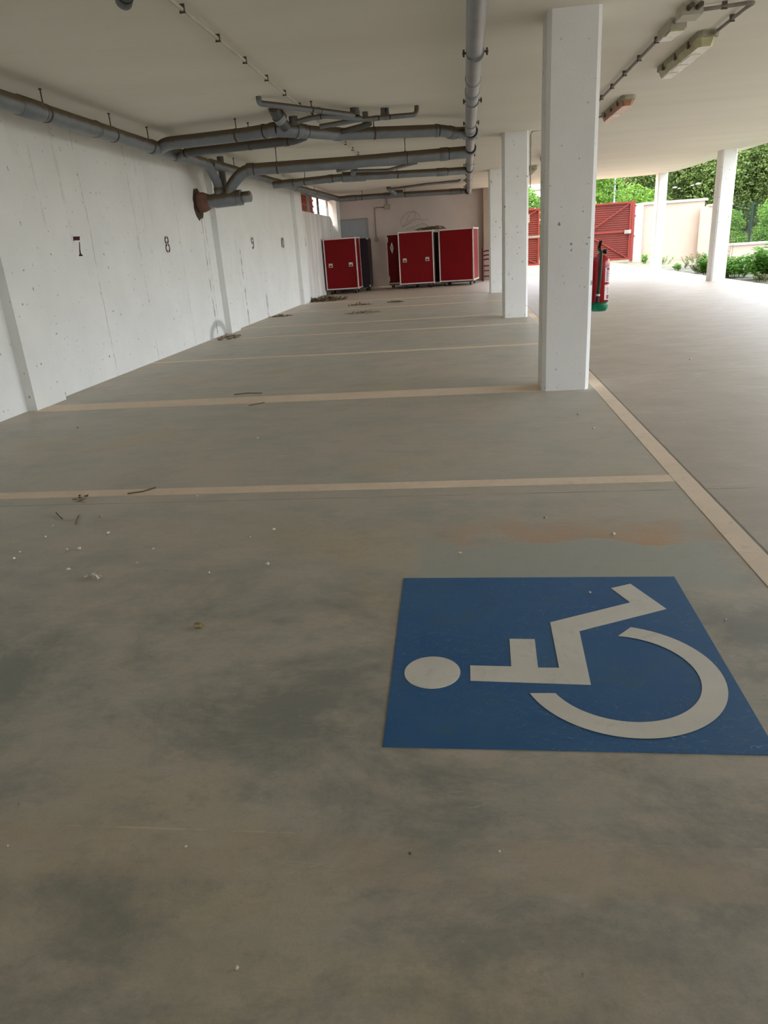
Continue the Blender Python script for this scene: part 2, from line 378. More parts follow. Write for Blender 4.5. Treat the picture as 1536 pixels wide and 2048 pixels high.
# ground outside
g = MB(); g.box(-12, 6.02, 23.9, 33.4, -.3, -.01); struct('trim_6', g, M['sand'])
g = MB(); g.box(6.02, 40, -8, 24, -.3, -.06); g.box(6.02, 40, 24, 60, -.3, -.05); g.box(-30, 6.02, 33.4, 60, -.3, -.05); struct('trim_7', g, M['gravel'])
struct('trim_8', MB().box(-12, -4.25, -8, 23.9, -.3, -.05), M['sand'])
# ================================================================= FLOOR MARKINGS
def line(x0, x1, y0, y1, label, sk=0.):
    mb = MB(); mb.slab([(x0, y0, .0), (x1, y0+sk, .0), (x1, y1+sk, .0), (x0, y1, .0)], (0, 0, .0015))
    tag(obj('parking_line', mb, M['line']), label, 'road marking', 'painted bay lines')
line(-3.99, 1.03, 3.49, 3.60, 'narrow cream bay line on the floor nearest the blue wheelchair square')
line(-3.9, .62, 5.88, 6.17, 'broad cream painted band on the floor running to the nearest white column')
line(-3.99, 1.03, 8.62, 8.72, 'thin cream bay line on the floor just behind the nearest white column', .0)
line(-3.99, 1.03, 10.87, 10.97, 'thin cream bay line on the floor just in front of the second white column', .0)
line(-3.99, .62, 12.42, 12.52, 'thin cream bay line on the floor just behind the second white column')
line(-3.99, 1.03, 15.3, 15.4, 'faint cream bay line on the floor between the second and third white columns')
line(-3.87, .55, 17.6, 17.75, 'farthest cream bay line on the floor, level with the third white column')
mb = MB(); mb.slab([(1.03, .2, 0), (1.128, .2, 0), (1.128, 23.8, 0), (1.03, 23.8, 0)], (0, 0, .002))
tag(obj('kerb_strip', mb, M['line']), 'long pale sandy strip running along the open joint beside the columns', 'road marking')
# wheelchair symbol
sy_ = thing('wheelchair_symbol', 'blue painted floor square with a white wheelchair user symbol', 'road marking', (.24, 1.94, 0))
bp = [(-.26, 2.426), (.738, 2.416), (.722, 1.452), (-.236, 1.455)]
obj('blue_square', MB().slab([(x, y, 0) for x, y in bp], (0, 0, .002)), M['blue'], sy_, 'blue painted square')
fig = [(-.01, 1.826), (.112, 1.822), (.116, 1.979), (.195, 1.977), (.19, 1.816), (.251, 1.816), (.255, 2.083), (.54, 2.217), (.496, 2.325), (.57, 2.358), (.647, 2.171), (.341, 2.028), (.329, 1.732), (-.01, 1.748)]
obj('seated_figure', MB().slab([(x, y, .002) for x, y in reversed(fig)], (0, 0, .0015)), M['white'], sy_, 'white painted body and legs')
obj('head', MB().slab([(-.1227+.0835*math.cos(a*PI/24), 1.7905+.0835*math.sin(a*PI/24), .002) for a in range(48)], (0, 0, .0015)), M['white'], sy_, 'white painted round head')
cx_, cy_ = .420, 1.7825; n = 60; vs = []
for i in range(n+1):
    t = i/n; ao = math.radians(-160.5+t*(72.3+160.5)); ai = math.radians(-154.5+t*(80.6+154.5))
    vs += [(cx_+.281*math.cos(ao), cy_+.281*math.sin(ao), .0035), (cx_+.2155*math.cos(ai), cy_+.2155*math.sin(ai), .0035)]
obj('wheel_arc', MB().add(vs, [(2*i, 2*i+2, 2*i+3, 2*i+1) for i in range(n)]), M['white'], sy_, 'white painted wheel arc')
# ================================================================= COLUMNS
def column(x0, x1, y0, y1, label, c=.03, top=ZC):
    poly = [(x0+c, y0), (x1-c, y0), (x1, y0+c), (x1, y1-c), (x1-c, y1), (x0+c, y1), (x0, y1-c), (x0, y0+c)]
    mb = MB(); zs = [0, .03, .5, 1, 1.6, 2.2, top]; n = 8; rnd = random.Random(int(x0*100+y0)); vs = []
    for z in zs:
        for x, y in poly: vs.append((x+rnd.uniform(-.002, .002), y+rnd.uniform(-.002, .002), z))
    mb.add(vs, [(i*n+j, i*n+(j+1) % n, (i+1)*n+(j+1) % n, (i+1)*n+j) for i in range(len(zs)-1) for j in range(n)] + [tuple(reversed(range(n))), tuple(range(n*(len(zs)-1), n*len(zs)))])
    return tag(obj('concrete_column', mb, M['conc']), label, 'column', 'white square concrete columns')
column(.61, .985, 5.87, 6.24, 'nearest white square concrete column, with the fire extinguisher hanging on its side')
column(.60, .985, 11.8, 12.17, 'second white square concrete column, just left of and behind the nearest one')
column(.58, .985, 17.68, 18.05, 'third white square concrete column, beside the wooden chair at the back')
column(5.49, 5.80, 17.30, 17.68, 'white square concrete column at the right edge of the slab, between weeds and green bushes')
column(5.60, 5.86, 23.02, 23.4, 'farthest white square concrete column, at the slab corner in front of the cream wall')
# ================================================================= PIPES
def run(name, label, pts, r, mat='pipe', rad=.12, couplings=(), rods=(), cat='pipe', group=None, ends=()):
    pts = [Vector(p) for p in pts]; root = thing(name, label, cat, pts[0], group)
    path = fillet(pts, rad)
    obj('pipe_body', MB().tube(path, r, 20), M[mat], root)
    for (i, t, ln) in couplings:       # segment index, fraction, half length
        a, b = pts[i], pts[i+1]; p = a.lerp(b, t); d = (b-a).normalized()
        obj('coupling', MB().tube([p-d*ln, p-d*(ln-.004), p+d*(ln-.012), p+d*ln], [r*1.02, r*1.10, r*1.10, r*1.07], 20), M[mat], root)
        obj('rubber_seal', MB().tube([p+d*ln, p+d*(ln+.012)], r*1.045, 20), M['black'], root, 'black rubber ring')
    for (i, t) in rods:
        a, b = pts[i], pts[i+1]; p = a.lerp(b, t); d = (b-a).normalized()
        cl = obj('pipe_clamp', MB().tube([p-d*.012, p+d*.012], r*1.05, 20), M['rod'], root, 'rusty steel clamp')
        obj('hanger_rod', MB().tube([(p.x, p.y, p.z+r), (p.x, p.y, ZC)], .006, 8).tube([(p.x, p.y, ZC-.01), (p.x, p.y, ZC)], .014, 8), M['rod'], root, 'thin rusty threaded rod')
    return root
XL = -3.6
run('drain_pipe', 'thick grey drain pipe hung along the top of the left wall nearest the viewer', [(XL, 2.5, 2.50), (XL, 6, 2.475), (XL, 9.0, 2.46), (XL, 10.2, 2.46)], .072,
    couplings=((1, .12, .17), (1, .5, .012), (1, .96, .05), (2, .55, .1)), rods=((1, .2), (1, .62), (1, .93)))
# stub into the wall with its two caps, and the two legs dropping into it
st0, st1 = Vector((-3.99, 11.3, 2.0)), Vector((-3.18, 11.3, 2.035))
root = thing('wall_drain_stub', 'grey horizontal drain stub coming out of the left wall through a terracotta collar', 'pipe', st0)
d = (st1-st0)
obj('pipe_body', MB().tube([st0, st1-d*.2], .096, 24), M['pipe'], root)
obj('branch_socket', MB().tube([st0+d*.30, st0+d*.32, st0+d*.72, st0+d*.74], [.096, .106, .106, .096], 24), M['pipe'], root)
obj('end_cap', MB().tube([st1-d*.26, st1-d*.24, st1-d*.17], [.098, .11, .11], 24), M['pipe'], root)
obj('end_cap', MB().tube([st1-d*.17, st1-d*.16, st1], [.07, .078, .078], 24).tube([st1, st1+d*.015], .06, 24), M['pipe_l'], root)
obj('terracotta_collar', MB().tube([st0, st0+d*.10, st0+d*.16, st0+d*.20], [.145, .14, .12, .105], 24), M['terra'], root, 'rusty terracotta collar')
hole = MB(); rnd = random.Random(3)
hole.slab([(-3.999, 11.27+(.20+rnd.uniform(-.02, .03))*math.cos(a*PI/12), 1.98+(.22+rnd.uniform(-.02, .03))*math.sin(a*PI/12)) for a in range(24)], (.004, 0, 0))
obj('broken_opening', hole, M['dark'], root, 'dark ragged hole in the wall')
run('drop_pipe', 'short grey pipe bending down from the wall pipe into the capped drain stub', [(XL, 10.2, 2.46), (-3.6, 10.75, 2.46), (-3.66, 11.3, 2.25), (-3.66, 11.3, 2.03)], .065, rad=.1, couplings=((2, .5, .05),))
run('riser_pipe', 'dark upright grey pipe in front of the second wall pilaster', [(-3.62, 11.45, 2.62), (-3.62, 11.45, 2.10)], .05, 'pipe_d')
run('cross_drain_pipe', 'long thick grey cross pipe with an elbow down to the capped drain stub', [(-3.52, 11.3, 2.03), (-3.46, 11.3, 2.2), (-3.22, 11.25, 2.39), (-1.6, 11.35, 2.385), (.11, 11.62, 2.42)], .082,
    rad=.14, couplings=((2, .06, .05), (3, .45, .012), (3, .78, .06)), rods=((2, .31), (3, .45)))
run('main_drain_pipe', 'long grey drain pipe running away overhead beside the white columns', [(.105, 1.5, 2.50), (.105, 5.6, 2.49), (.105, 9.7, 2.48), (.12, 12, 2.46), (.16, 21.2, 2.45)], .063, 'pipe_l', rad=.05,
    couplings=((1, .33, .012), (1, .47, .1), (2, .05, .10), (2, .87, .1), (3, .15, .012), (3, .3, .06), (3, .5, .06), (3, .75, .06)))
mr = bpy.data.objects['main_drain_pipe']
for y, z in ((10.1, 2.475), (11.62, 2.455), (14.7, 2.455), (20.9, 2.45)):
    obj('branch_socket', MB().tube([(.125, y-.12, z), (.125, y-.1, z), (.125, y+.1, z), (.125, y+.12, z)], [.066, .082, .082, .066], 20), M['pipe'], mr)
    obj('rubber_seal', MB().tube([(.125, y-.135, z), (.125, y-.12, z)], .074, 20), M['black'], mr, 'black rubber ring')
for y in (6.0, 7.9, 9.3, 10.5, 12.6, 14.1, 15.8, 17.5, 19.5):
    obj('pipe_clamp', MB().tube([(.11, y-.008, 2.475), (.11, y+.008, 2.475)], .066, 20), M['pipe_l'], mr)
    obj('hanger_rod', MB().tube([(.11, y, 2.53), (.11, y, ZC)], .006, 8), M['rod'], mr)
    for s in (-1, 1): obj('clamp_bolt', MB().box(.11+s*.078-.016, .11+s*.078+.016, y-.005, y+.005, 2.468, 2.482).tube([(.11+s*.084, y, 2.452), (.11+s*.084, y, 2.498)], .007, 8), M['rod'], mr)
# first cross pipe with its fittings
run('cross_drain_pipe', 'thick grey cross pipe from the left wall pipe to the knot of fittings overhead', [(XL, 9.05, 2.46), (-3.45, 8.92, 2.49), (-2.5, 8.78, 2.49), (-2.02, 8.62, 2.49)], .07, rad=.1, couplings=((2, .62, .012), (2, .9, .05)), rods=((1, .95),))
run('cross_drain_pipe', 'thick grey cross pipe from the knot of fittings to the overhead main pipe', [(-1.95, 8.68, 2.49), (-1.72, 8.95, 2.48), (-1.45, 9.38, 2.49), (-.25, 9.78, 2.49), (-.10, 9.95, 2.47), (.10, 10.1, 2.48)], .068, rad=.12, couplings=((0, .6, .07), (1, .9, .05), (2, .95, .02), (3, .8, .05)), rods=((2, .33),))
run('lower_branch_pipe', 'thinner dark grey pipe slung just under the first thick cross pipe', [(XL, 9.6, 2.42), (-3.3, 9.22, 2.42), (-1.95, 9.02, 2.42), (-1.8, 9.02, 2.46)], .05, 'pipe_d', couplings=((0, .8, .03), (1, .93, .03)), rods=((1, .6),))
kn = thing('branch_fitting', 'cluster of grey branch fittings under the ceiling where several pipes meet', 'pipe fitting', (-1.93, 8.64, 2.5))
obj('soil_branch', MB().tube(fillet([(-1.99, 8.38, ZC), (-1.99, 8.42, 2.63), (-1.93, 8.6, 2.5)], .08), .06, 20), M['pipe_d'], kn, 'dark grey bend from the ceiling')
obj('socket_ring', MB().tube([(-1.975, 8.48, 2.60), (-1.955, 8.53, 2.565)], .075, 20), M['pipe_l'], kn)
obj('tee_body', MB().tube([(-2.05, 8.60, 2.49), (-2.03, 8.61, 2.49), (-1.82, 8.8, 2.49), (-1.8, 8.82, 2.49)], [.07, .082, .082, .07], 20), M['pipe'], kn)
obj('socket_ring', MB().tube([(-1.86, 8.76, 2.49), (-1.83, 8.79, 2.49)], .092, 20), M['pipe'], kn)
obj('end_plug', MB().tube([(-1.84, 8.62, 2.52), (-1.84, 8.62, 2.60)], .05, 16), M['pipe_d'], kn)
def small(label, pts, r=.024, rad=.05, rods=(), cps=(), mat='pipe'):
    return run('vent_pipe', label, pts, r, mat, rad, couplings=cps, rods=rods, group='thin pipes under the ceiling')
small('thin grey pipe dropping from the ceiling left of the fittings and running over them', [(-1.98, 7.75, ZC), (-1.98, 7.75, 2.60), (-1.75, 7.95, 2.585), (-1.18, 8.72, 2.575)], .028, rods=((2, .35),), cps=((2, .45, .02),))
small('thin grey pipe leaving the fittings toward the short ceiling stubs', [(-1.85, 8.64, 2.54), (-1.62, 8.55, 2.56), (-1.45, 8.52, 2.56), (-1.12, 8.85, 2.555)], .026, cps=((1, .5, .02),))
small('thin grey pipe ending in an upturned elbow beside the twin pipe stubs', [(-1.6, 8.9, 2.52), (-1.15, 8.85, 2.545), (-.52, 8.98, 2.565), (-.50, 9.02, 2.61), (-.50, 9.03, ZC)], .026, cps=((1, .3, .03), (1, .5, .03)))
small('thin dark blunt-ended pipe just above the right half of the thick cross pipe', [(-1.5, 9.35, 2.50), (-1.11, 9.1, 2.52), (-1.04, 9.05, 2.53)], .03, mat='pipe_d')
def stub(label, x, y, r, z=2.56, mat='pipe_d'):
    o = MB().tube([(x, y, ZC), (x, y, z)], r, 16).tube([(x, y, z+.04), (x, y, z)], r*1.12, 16)
    tag(obj('ceiling_pipe_stub', o, M[mat]), label, 'pipe stub', 'pipe stubs under the ceiling')
stub('widest dark pipe stub hanging from the ceiling, leftmost of the three', -1.18, 8.82, .05, 2.585)
stub('middle dark pipe stub hanging from the ceiling', -1.10, 9.12, .035, 2.55)
stub('narrow twin-looking pipe stub on the ceiling left of the upturned elbow', -.88, 8.98, .026, 2.57)
stub('narrow pipe stub on the ceiling touching its twin', -.835, 9.0, .022, 2.57)
# far end pipework
run('drain_pipe', 'farther grey drain pipe high along the left wall up to the back corner', [(XL, 10.9, 2.47), (XL, 15.5, 2.50), (XL, 19.5, 2.55), (-3.45, 21.2, 2.52)], .07, couplings=((0, .9, .3), (1, .5, .05)), rods=((0, .25), (1, .2), (1, .75)))
run('cross_drain_pipe', 'third grey cross pipe, beyond the capped drain stub', [(-3.5, 14.1, 2.40), (-2.1, 13.8, 2.41), (-1.75, 13.95, 2.41), (-.15, 14.5, 2.42), (.12, 14.7, 2.44)], .065, couplings=((0, .2, .12), (0, .8, .05), (1, .5, .08), (2, .85, .1)), rods=((0, .45), (2, .35)))
run('cross_drain_pipe', 'farthest grey cross pipe, in front of the back wall', [(-3.4, 20.9, 2.50), (-2.3, 20.8, 2.49), (.15, 20.9, 2.46)], .07, couplings=((0, .3, .15), (1, .1, .1), (1, .85, .15)), rods=((0, .6), (1, .3)))
small('far thin pipe curving over the third cross pipe', [(-2.2, 13.6, 2.50), (-1.7, 13.2, 2.52), (-.9, 13.7, 2.54), (-.8, 13.7, 2.56)], .03)
small('far thin pipe lying against the third cross pipe, tilted upward to the right', [(-1.9, 13.4, 2.46), (-1.3, 13.6, 2.45), (-.75, 12.7, 2.44)], .025)
kn = thing('branch_fitting', 'far cluster of grey branch fittings on the third cross pipe', 'pipe fitting', (-1.9, 13.7, 2.42))
obj('tee_body', MB().tube([(-2.15, 13.78, 2.41), (-1.75, 13.92, 2.41)], .085, 16), M['pipe'], kn)
obj('soil_branch', MB().tube(fillet([(-1.85, 13.5, ZC), (-1.85, 13.55, 2.6), (-1.95, 13.75, 2.45)], .08), .055, 16), M['pipe'], kn)
small('farthest thin pipe run near the back wall, with an upturned end', [(-1.95, 20.3, 2.66), (-1.9, 20.2, 2.60), (-.9, 19.5, 2.6), (-.1, 19.6, 2.62), (-.05, 19.6, 2.68)], .03)
kn = thing('branch_fitting', 'farthest branch fitting hanging before the back wall', 'pipe fitting', (-1.85, 20.6, 2.5))
obj('soil_branch', MB().tube(fillet([(-1.95, 20.2, ZC), (-1.95, 20.25, 2.62), (-1.8, 20.5, 2.5)], .08), .06, 16), M['pipe'], kn)
obj('tee_body', MB().tube([(-1.95, 20.6, 2.5), (-1.6, 20.6, 2.5)], .09, 16), M['pipe'], kn)
# near bit of a pipe at the top edge
p0 = W(247, 4, 2, 2.5)
run('drain_pipe', 'capped grey pipe end poking in at the top left of the view', [p0, p0+Vector((.3, -.45, .1)), p0+Vector((.5, -1.2, .12))], .04, 'pipe_d', couplings=((0, .06, .03),))
# ================================================================= CONDUITS AND LAMPS
def conduit(label, pts, r, mat, clips, name='cable_conduit', group=None):
    pts = [Vector(p) for p in pts]; root = thing(name, label, 'conduit', pts[0], group)
    obj('tube', MB().tube(fillet(pts, .05), r, 10), M[mat], root)
    for (x, y) in clips:
        obj('clip', MB().box(x-r*1.3, x+r*1.3, y-.007, y+.007, ZC-.045, ZC).box(x-r*1.6, x+r*1.6, y-.006, y+.006, ZC-.048, ZC-.042), M['clip'], root)
    return root
zc = ZC-.028
conduit('thin pale conduit with dark clips running away across the middle of the ceiling', [(-1.68, 2.5, zc), (-1.68, 13.8, zc)], .012, 'conduit', [(-1.68, y) for y in (3.8, 4.3, 4.95, 5.62, 6.27, 6.92, 7.58, 8.24, 8.9, 9.9, 10.6, 11.3, 12.0, 12.6, 13.2)])
zc = ZC-.03
conduit('steel conduit running along the ceiling to the right of the nearest column', [(1.60, 6.22, zc), (1.60, 16.3, zc)], .014, 'steelc', [(1.60, 6.95+.62*k) for k in range(15)])
conduit('steel conduit bending across the ceiling corner into the near lamp', [(1.70, 6.16, zc), (2.06, 6.1, zc), (2.04, 6.2, zc), (2.03, 6.9, zc)], .013, 'steelc', [(1.86, 6.13), (2.035, 6.5)])
conduit('short steel conduit feeding the amber lamp', [(1.60, 11.6, zc), (1.78, 11.1, zc), (1.86, 10.75, zc)], .012, 'steelc', [(1.70, 11.35)])
bx = thing('junction_box', 'grey square cable junction box on the ceiling above the lamp with the white label', 'junction box', (1.62, 6.14, ZC))
obj('box_body', MB().box(1.56, 1.70, 6.06, 6.24, ZC-.075, ZC), M['boxw'], bx)
obj('cable_gland', MB().tube([(1.60, 5.98, ZC-.035), (1.60, 6.07, ZC-.035)], .018, 12).tube([(1.66, 5.98, ZC-.035), (1.66, 6.07, ZC-.035)], .018, 12), M['clip'], bx)
em = thing('emergency_light', 'small boxy grey and yellowed ceiling light with a white label', 'ceiling light', (1.64, 6.50, ZC))
obj('housing', MB().box(1.57, 1.69, 6.42, 6.80, ZC-.07, ZC), M['boxw'], em)
obj('lens', MB().box(1.58, 1.68, 6.44, 6.60, ZC-.085, ZC-.07), M['lens'], em)
obj('white_label', MB().box(1.58, 1.68, 6.64, 6.79, ZC-.075, ZC-.07), M['lensw'], em)
def lamp(label, x, y0, y1, w, lens, name='ceiling_lamp', strip=None, rz=0):
    l = y1-y0; root = thing(name, label, 'ceiling light', (x, (y0+y1)/2, ZC)); root.rotation_euler.z = rz
    def oct_(w, l, z0, z1, c, k=1.):
        m_ = MB(); P = [(-w/2+c, -l/2), (w/2-c, -l/2), (w/2, -l/2+c), (w/2, l/2-c), (w/2-c, l/2), (-w/2+c, l/2), (-w/2, l/2-c), (-w/2, -l/2+c)]
        m_.add([(a, b, z1) for a, b in P]+[(a*k, b*(1-(1-k)*w/l), z0) for a, b in P], [tuple(range(8)), tuple(range(15, 7, -1))]+[(j, 8+j, 8+(j+1) % 8, (j+1) % 8) for j in range(8)]); return m_
    obj('housing', oct_(w, l, -.045, 0, .035), M['lampbody'], root, world=False)
    obj('lens', oct_(w*.92, l*.94, -.105, -.045, .03, .72), M[lens], root, world=False)
    for s in (-1, 1):
        for k in (-.3, 0, .3):
            obj('latch', MB().box(s*w/2-.008, s*w/2+.008, k*l-.02, k*l+.02, -.07, -.02), M['clip'], root, world=False)
    if strip:
        for a, b in strip: obj('tube_glimpse', MB().box(-w*.26, w*.26, a*l, b*l, -.109, -.104), M['lensw'], root, world=False, label='white strip showing in the lens')
    return root
lamp('long yellowed ceiling lamp nearest the viewer, right of the steel conduits', 1.99, 6.88, 8.22, .17, 'lens', strip=[(-.25, -.02), (.03, .2), (.26, .46)])
lamp('short amber tinted ceiling lamp beside the nearest column', 1.93, 9.55, 10.9, .16, 'orange', strip=[(-.02, .1)])
lamp('brownish ceiling lamp glimpsed between the first two columns, the nearer of two', 1.62, 14.6, 15.9, .16, 'orange')
lamp('dark ceiling lamp glimpsed between the first two columns, the farther of two', 1.55, 17.4, 18.8, .18, 'lampbody')
conduit('bent conduit dropping down the side of the second column', [(1.02, 11.95, 1.9), (1.02, 11.95, 2.66), (1.3, 11.95, 2.67), (1.58, 11.95, 2.67)], .009, 'steelc', [])
# back wall conduit, box and switch
cw = conduit('thin pale conduit down the back wall, from junction box to switch box', [(-2.37, 23.78, 2.69), (-2.37, 23.78, 2.35), (-2.77, 23.78, 2.35), (-2.77, 23.78, 1.45)], .016, 'steelc', [])
b = thing('junction_box', 'pale square junction box high on the back wall', 'junction box', (-2.37, 23.78, 2.35)); obj('box_body', MB().box(-2.46, -2.28, 23.72, 23.8, 2.28, 2.42), M['lampbody'], b); obj('box_lid', MB().box(-2.44, -2.30, 23.71, 23.72, 2.3, 2.4), M['boxw'], b)
b = thing('light_switch', 'small grey switch box at the foot of the back wall conduit', 'switch', (-2.77, 23.78, 1.42)); obj('box_body', MB().box(-2.83, -2.71, 23.73, 23.8, 1.36, 1.48), M['lampbody'], b); obj('rocker', MB().box(-2.80, -2.74, 23.722, 23.73, 1.39, 1.45), M['boxw'], b)
# ================================================================= WALL STENCILS
def on_wall(px, py, x=-3.998): return W(px, py, 0, x)
def ribbon(mb, pts, w):
    P = [on_wall(*p) for p in pts]; n = len(P); L = []; R = []
    for i, p in enumerate(P):
        d = (P[min(i+1, n-1)]-P[max(i-1, 0)]).normalized(); q = Vector((0, -d.z, d.y))
        ww = w[i] if isinstance(w, (list, tuple)) else w
        L.append(p+q*ww); R.append(p-q*ww)
    off = Vector((.0008, 0, 0)); mb.add([*[v+off for v in L], *[v+off for v in R]], [(i, i+1, n+i+1, n+i) for i in range(n-1)])
def c6(x, y): return (120+x*.16276, 450+y*.16276)
def c7(x, y): return (480+x*.10417, 450+y*.10417)
def ell(f, cx, cy, rx, ry, a0, a1, n=12, sk=.12): return [f(cx+rx*math.cos(math.radians(a0+(a1-a0)*i/n))+sk*ry*math.sin(math.radians(a0+(a1-a0)*i/n)), cy+ry*math.sin(math.radians(a0+(a1-a0)*i/n))) for i in range(n+1)]
def poly(mb, pts): mb.slab([on_wall(*p) for p in pts], (.0008, 0, 0))
mb = MB(); poly(mb, [c6(160, 142), c6(243, 140), c6(243, 188), c6(172, 190), c6(170, 202), c6(165, 188)]); poly(mb, [c6(235, 208), c6(243, 208), c6(249, 300), c6(258, 350), c6(286, 380), c6(230, 384), c6(241, 352), c6(237, 300)])
tag(obj('stencilled_number', mb, M['stencil']), 'maroon stencilled number 7 on the left wall', 'number')
mb = MB()
for c_, r_ in (((1309, 185), (19, 38)), ((1325, 284), (22, 47))):
    ribbon(mb, ell(c6, *c_, *r_, -75, 75), .014); ribbon(mb, ell(c6, *c_, *r_, 105, 255), .014)
tag(obj('stencilled_number', mb, M['stencil']), 'dark stencilled number 8 on the left wall', 'number')
mb = MB(); ribbon(mb, ell(c7, 236, 300, 20, 50, -80, 80), .022); ribbon(mb, ell(c7, 236, 300, 20, 50, 100, 260), .022); ribbon(mb, [c7(256, 320), c7(263, 380), c7(260, 430), c7(245, 445), c7(236, 420)], .022)
tag(obj('stencilled_number', mb, M['stencilg']), 'grey stencilled numeral nine on the left wall, past the leaking drain stub', 'number')
mb = MB(); ribbon(mb, [c7(792, 250), c7(805, 430)], .035); ribbon(mb, ell(c7, 827, 342, 13, 88, -80, 80), .03); ribbon(mb, ell(c7, 827, 342, 13, 88, 100, 260), .03)
tag(obj('stencilled_number', mb, M['stencilg']), 'grey stencilled numeral ten on the left wall, beside the third pilaster', 'number')
mb = MB(); ribbon(mb, [c7(1240, 252), c7(1262, 410)], .05)
tag(obj('stencilled_number', mb, M['stencilg']), 'faint grey stencilled 1 on the wall under the high window', 'number')
# pencil-thin scribble on the back wall
mb = MB(); sc_pts = []
def bw(px, py): return W(px, py, 1, 23.795)
def scrib(pts, r=.008): mb.tube(fillet([bw(*p) for p in pts], .3, 5), r, 5)
scrib([(806, 455), (800, 440), (812, 426), (826, 421), (838, 428), (843, 440), (830, 436), (812, 444), (806, 455)])
scrib([(806, 455), (816, 446), (836, 438), (850, 440), (856, 438)]); scrib([(814, 440), (822, 424), (832, 425), (828, 440), (812, 452)]); scrib([(812, 458), (830, 452), (846, 446), (856, 450)]); scrib([(822, 459), (840, 450), (862, 453), (872, 455)])
tag(obj('wall_scribble', mb, M['boxw']), 'faint grey scribble on the back wall above the red cases', 'graffiti')
# ================================================================= FLIGHT CASES
def case(label, x, y, w, d, h, rz, latches=True, body='red', badge=False, hw=False, edge='alu'):
    root = thing('flight_case', label, 'flight case', (x, y, 0), 'upright flight cases on castors', rz)
    z0, z1 = .125, h
    P = lambda n, mb, m_, par=root, lb=None: obj(n, mb, M[m_], par, lb, world=False)
    P('body', MB().box(.01, w-.01, .01, d-.01, z0+.005, z1-.005), body)
    P('underside', MB().box(.03, w-.03, .03, d-.03, z0-.03, z0+.005), 'black')
    e = MB(); t = .032
    for a in (0, w-t):
        for b in (0, d-t): e.box(a, a+t, b, b+t, z0, z1)
    for zz in (z0, z1-t):
        for b in (0, d-t): e.box(t, w-t, b, b+t, zz, zz+t)
        for a in (0, w-t): e.box(a, a+t, t, d-t, zz, zz+t)
    P('edge_trim', e, edge, lb='pale aluminium edging' if edge == 'alu' else None)
    for a in (0, w):
        for b in (0, d):
            for zz in (z0, z1):
                P('corner_ball', MB().blob((a+(.015 if a == 0 else -.015), b+(.015 if b == 0 else -.015), zz+(.015 if zz == z0 else -.015)), (.033,)*3, 1, 10, 6, 0), 'chrome')
    for a in (.12, w-.12):
        for b in (.12, d-.12):
            c = P('castor', MB().box(a-.045, a+.045, b-.045, b+.045, z0-.04, z0-.03).beam((a-.03, b, z0-.035), (a-.03, b+.02, .04), .008, .04).beam((a+.03, b, z0-.035), (a+.03, b+.02, .04), .008, .04), 'caster')
            P('wheel', MB().tube([(a-.022, b+.02, .048), (a+.022, b+.02, .048)], .048, 16), 'black', c)
    if latches:
        for a in (.17, w-.19):
            lt = P('latch', MB().box(a-.055, a+.055, -.006, .012, .735, .84), 'chrome', lb='zinc butterfly latch')
            P('latch_dish', MB().box(a-.035, a+.035, -.008, -.005, .75, .785), 'black', lt)
    if badge:
        P('diamond_sign', MB().slab([(.17, -.0, .98), (.215, 0, .845+.30), (.17, 0, 1.31), (.11, 0, 1.145)], (0, -.004, 0)), 'lensw', lb='white diamond sticker with a small mark')
        P('sign_mark', MB().box(.15, .18, -.008, -.004, 1.11, 1.19), 'stencilg')
    if hw:
        for zz in (.28, 1.38): P('side_latch', MB().box(.02, .06, -.01, .012, zz-.07, zz+.07), 'chrome')
    return root
c1 = case('red flight case standing alone against the left wall beside the grey door', -3.95, 20.85, .94, .75, 1.50, 0)
c2 = case('two-latched red flight case left of the widest red case, cable tangle on top', -1.88, 21.4, 1.01, .72, 1.55, 0)
case('red flight case mostly hidden, with the white diamond sticker on its visible strip', -2.30, 22.15, .98, .7, 1.53, 0, False, badge=True, hw=True)
case('widest red flight case without latches, rightmost, turned slightly toward the open side', -.73, 21.57, 1.0, 1.1, 1.545, math.radians(-8), False)
case('dark maroon flight case half hidden behind the red case by the left wall', -3.78, 21.72, .99, .7, 1.46, 0, False, 'purple', edge='black')
case('black fill case added for the dark gap behind the two large red cases', -1.22, 22.45, .9, .7, 1.5, 0, False, 'purple', edge='black')  # added as black fill so the gap between the cases stays dark
# tangle of cable and twigs on the case tops
mb = MB(); rnd = random.Random(5)
for k in range(16):
    x = -1.35+rnd.uniform(0, .35); pts = [(x+rnd.uniform(-.1, .1)+.12*j, 21.6+rnd.uniform(-.1, .12), 1.56+rnd.uniform(0, .10)*(1 if 0 < j < 4 else .2)) for j in range(5)]
    mb.tube(fillet(pts, .08, 3), .009, 6)
tag(obj('cable_tangle', mb, M['twig']), 'dark tangle of thin cable lying on top of the middle red flight case', 'cable', kind='stuff')
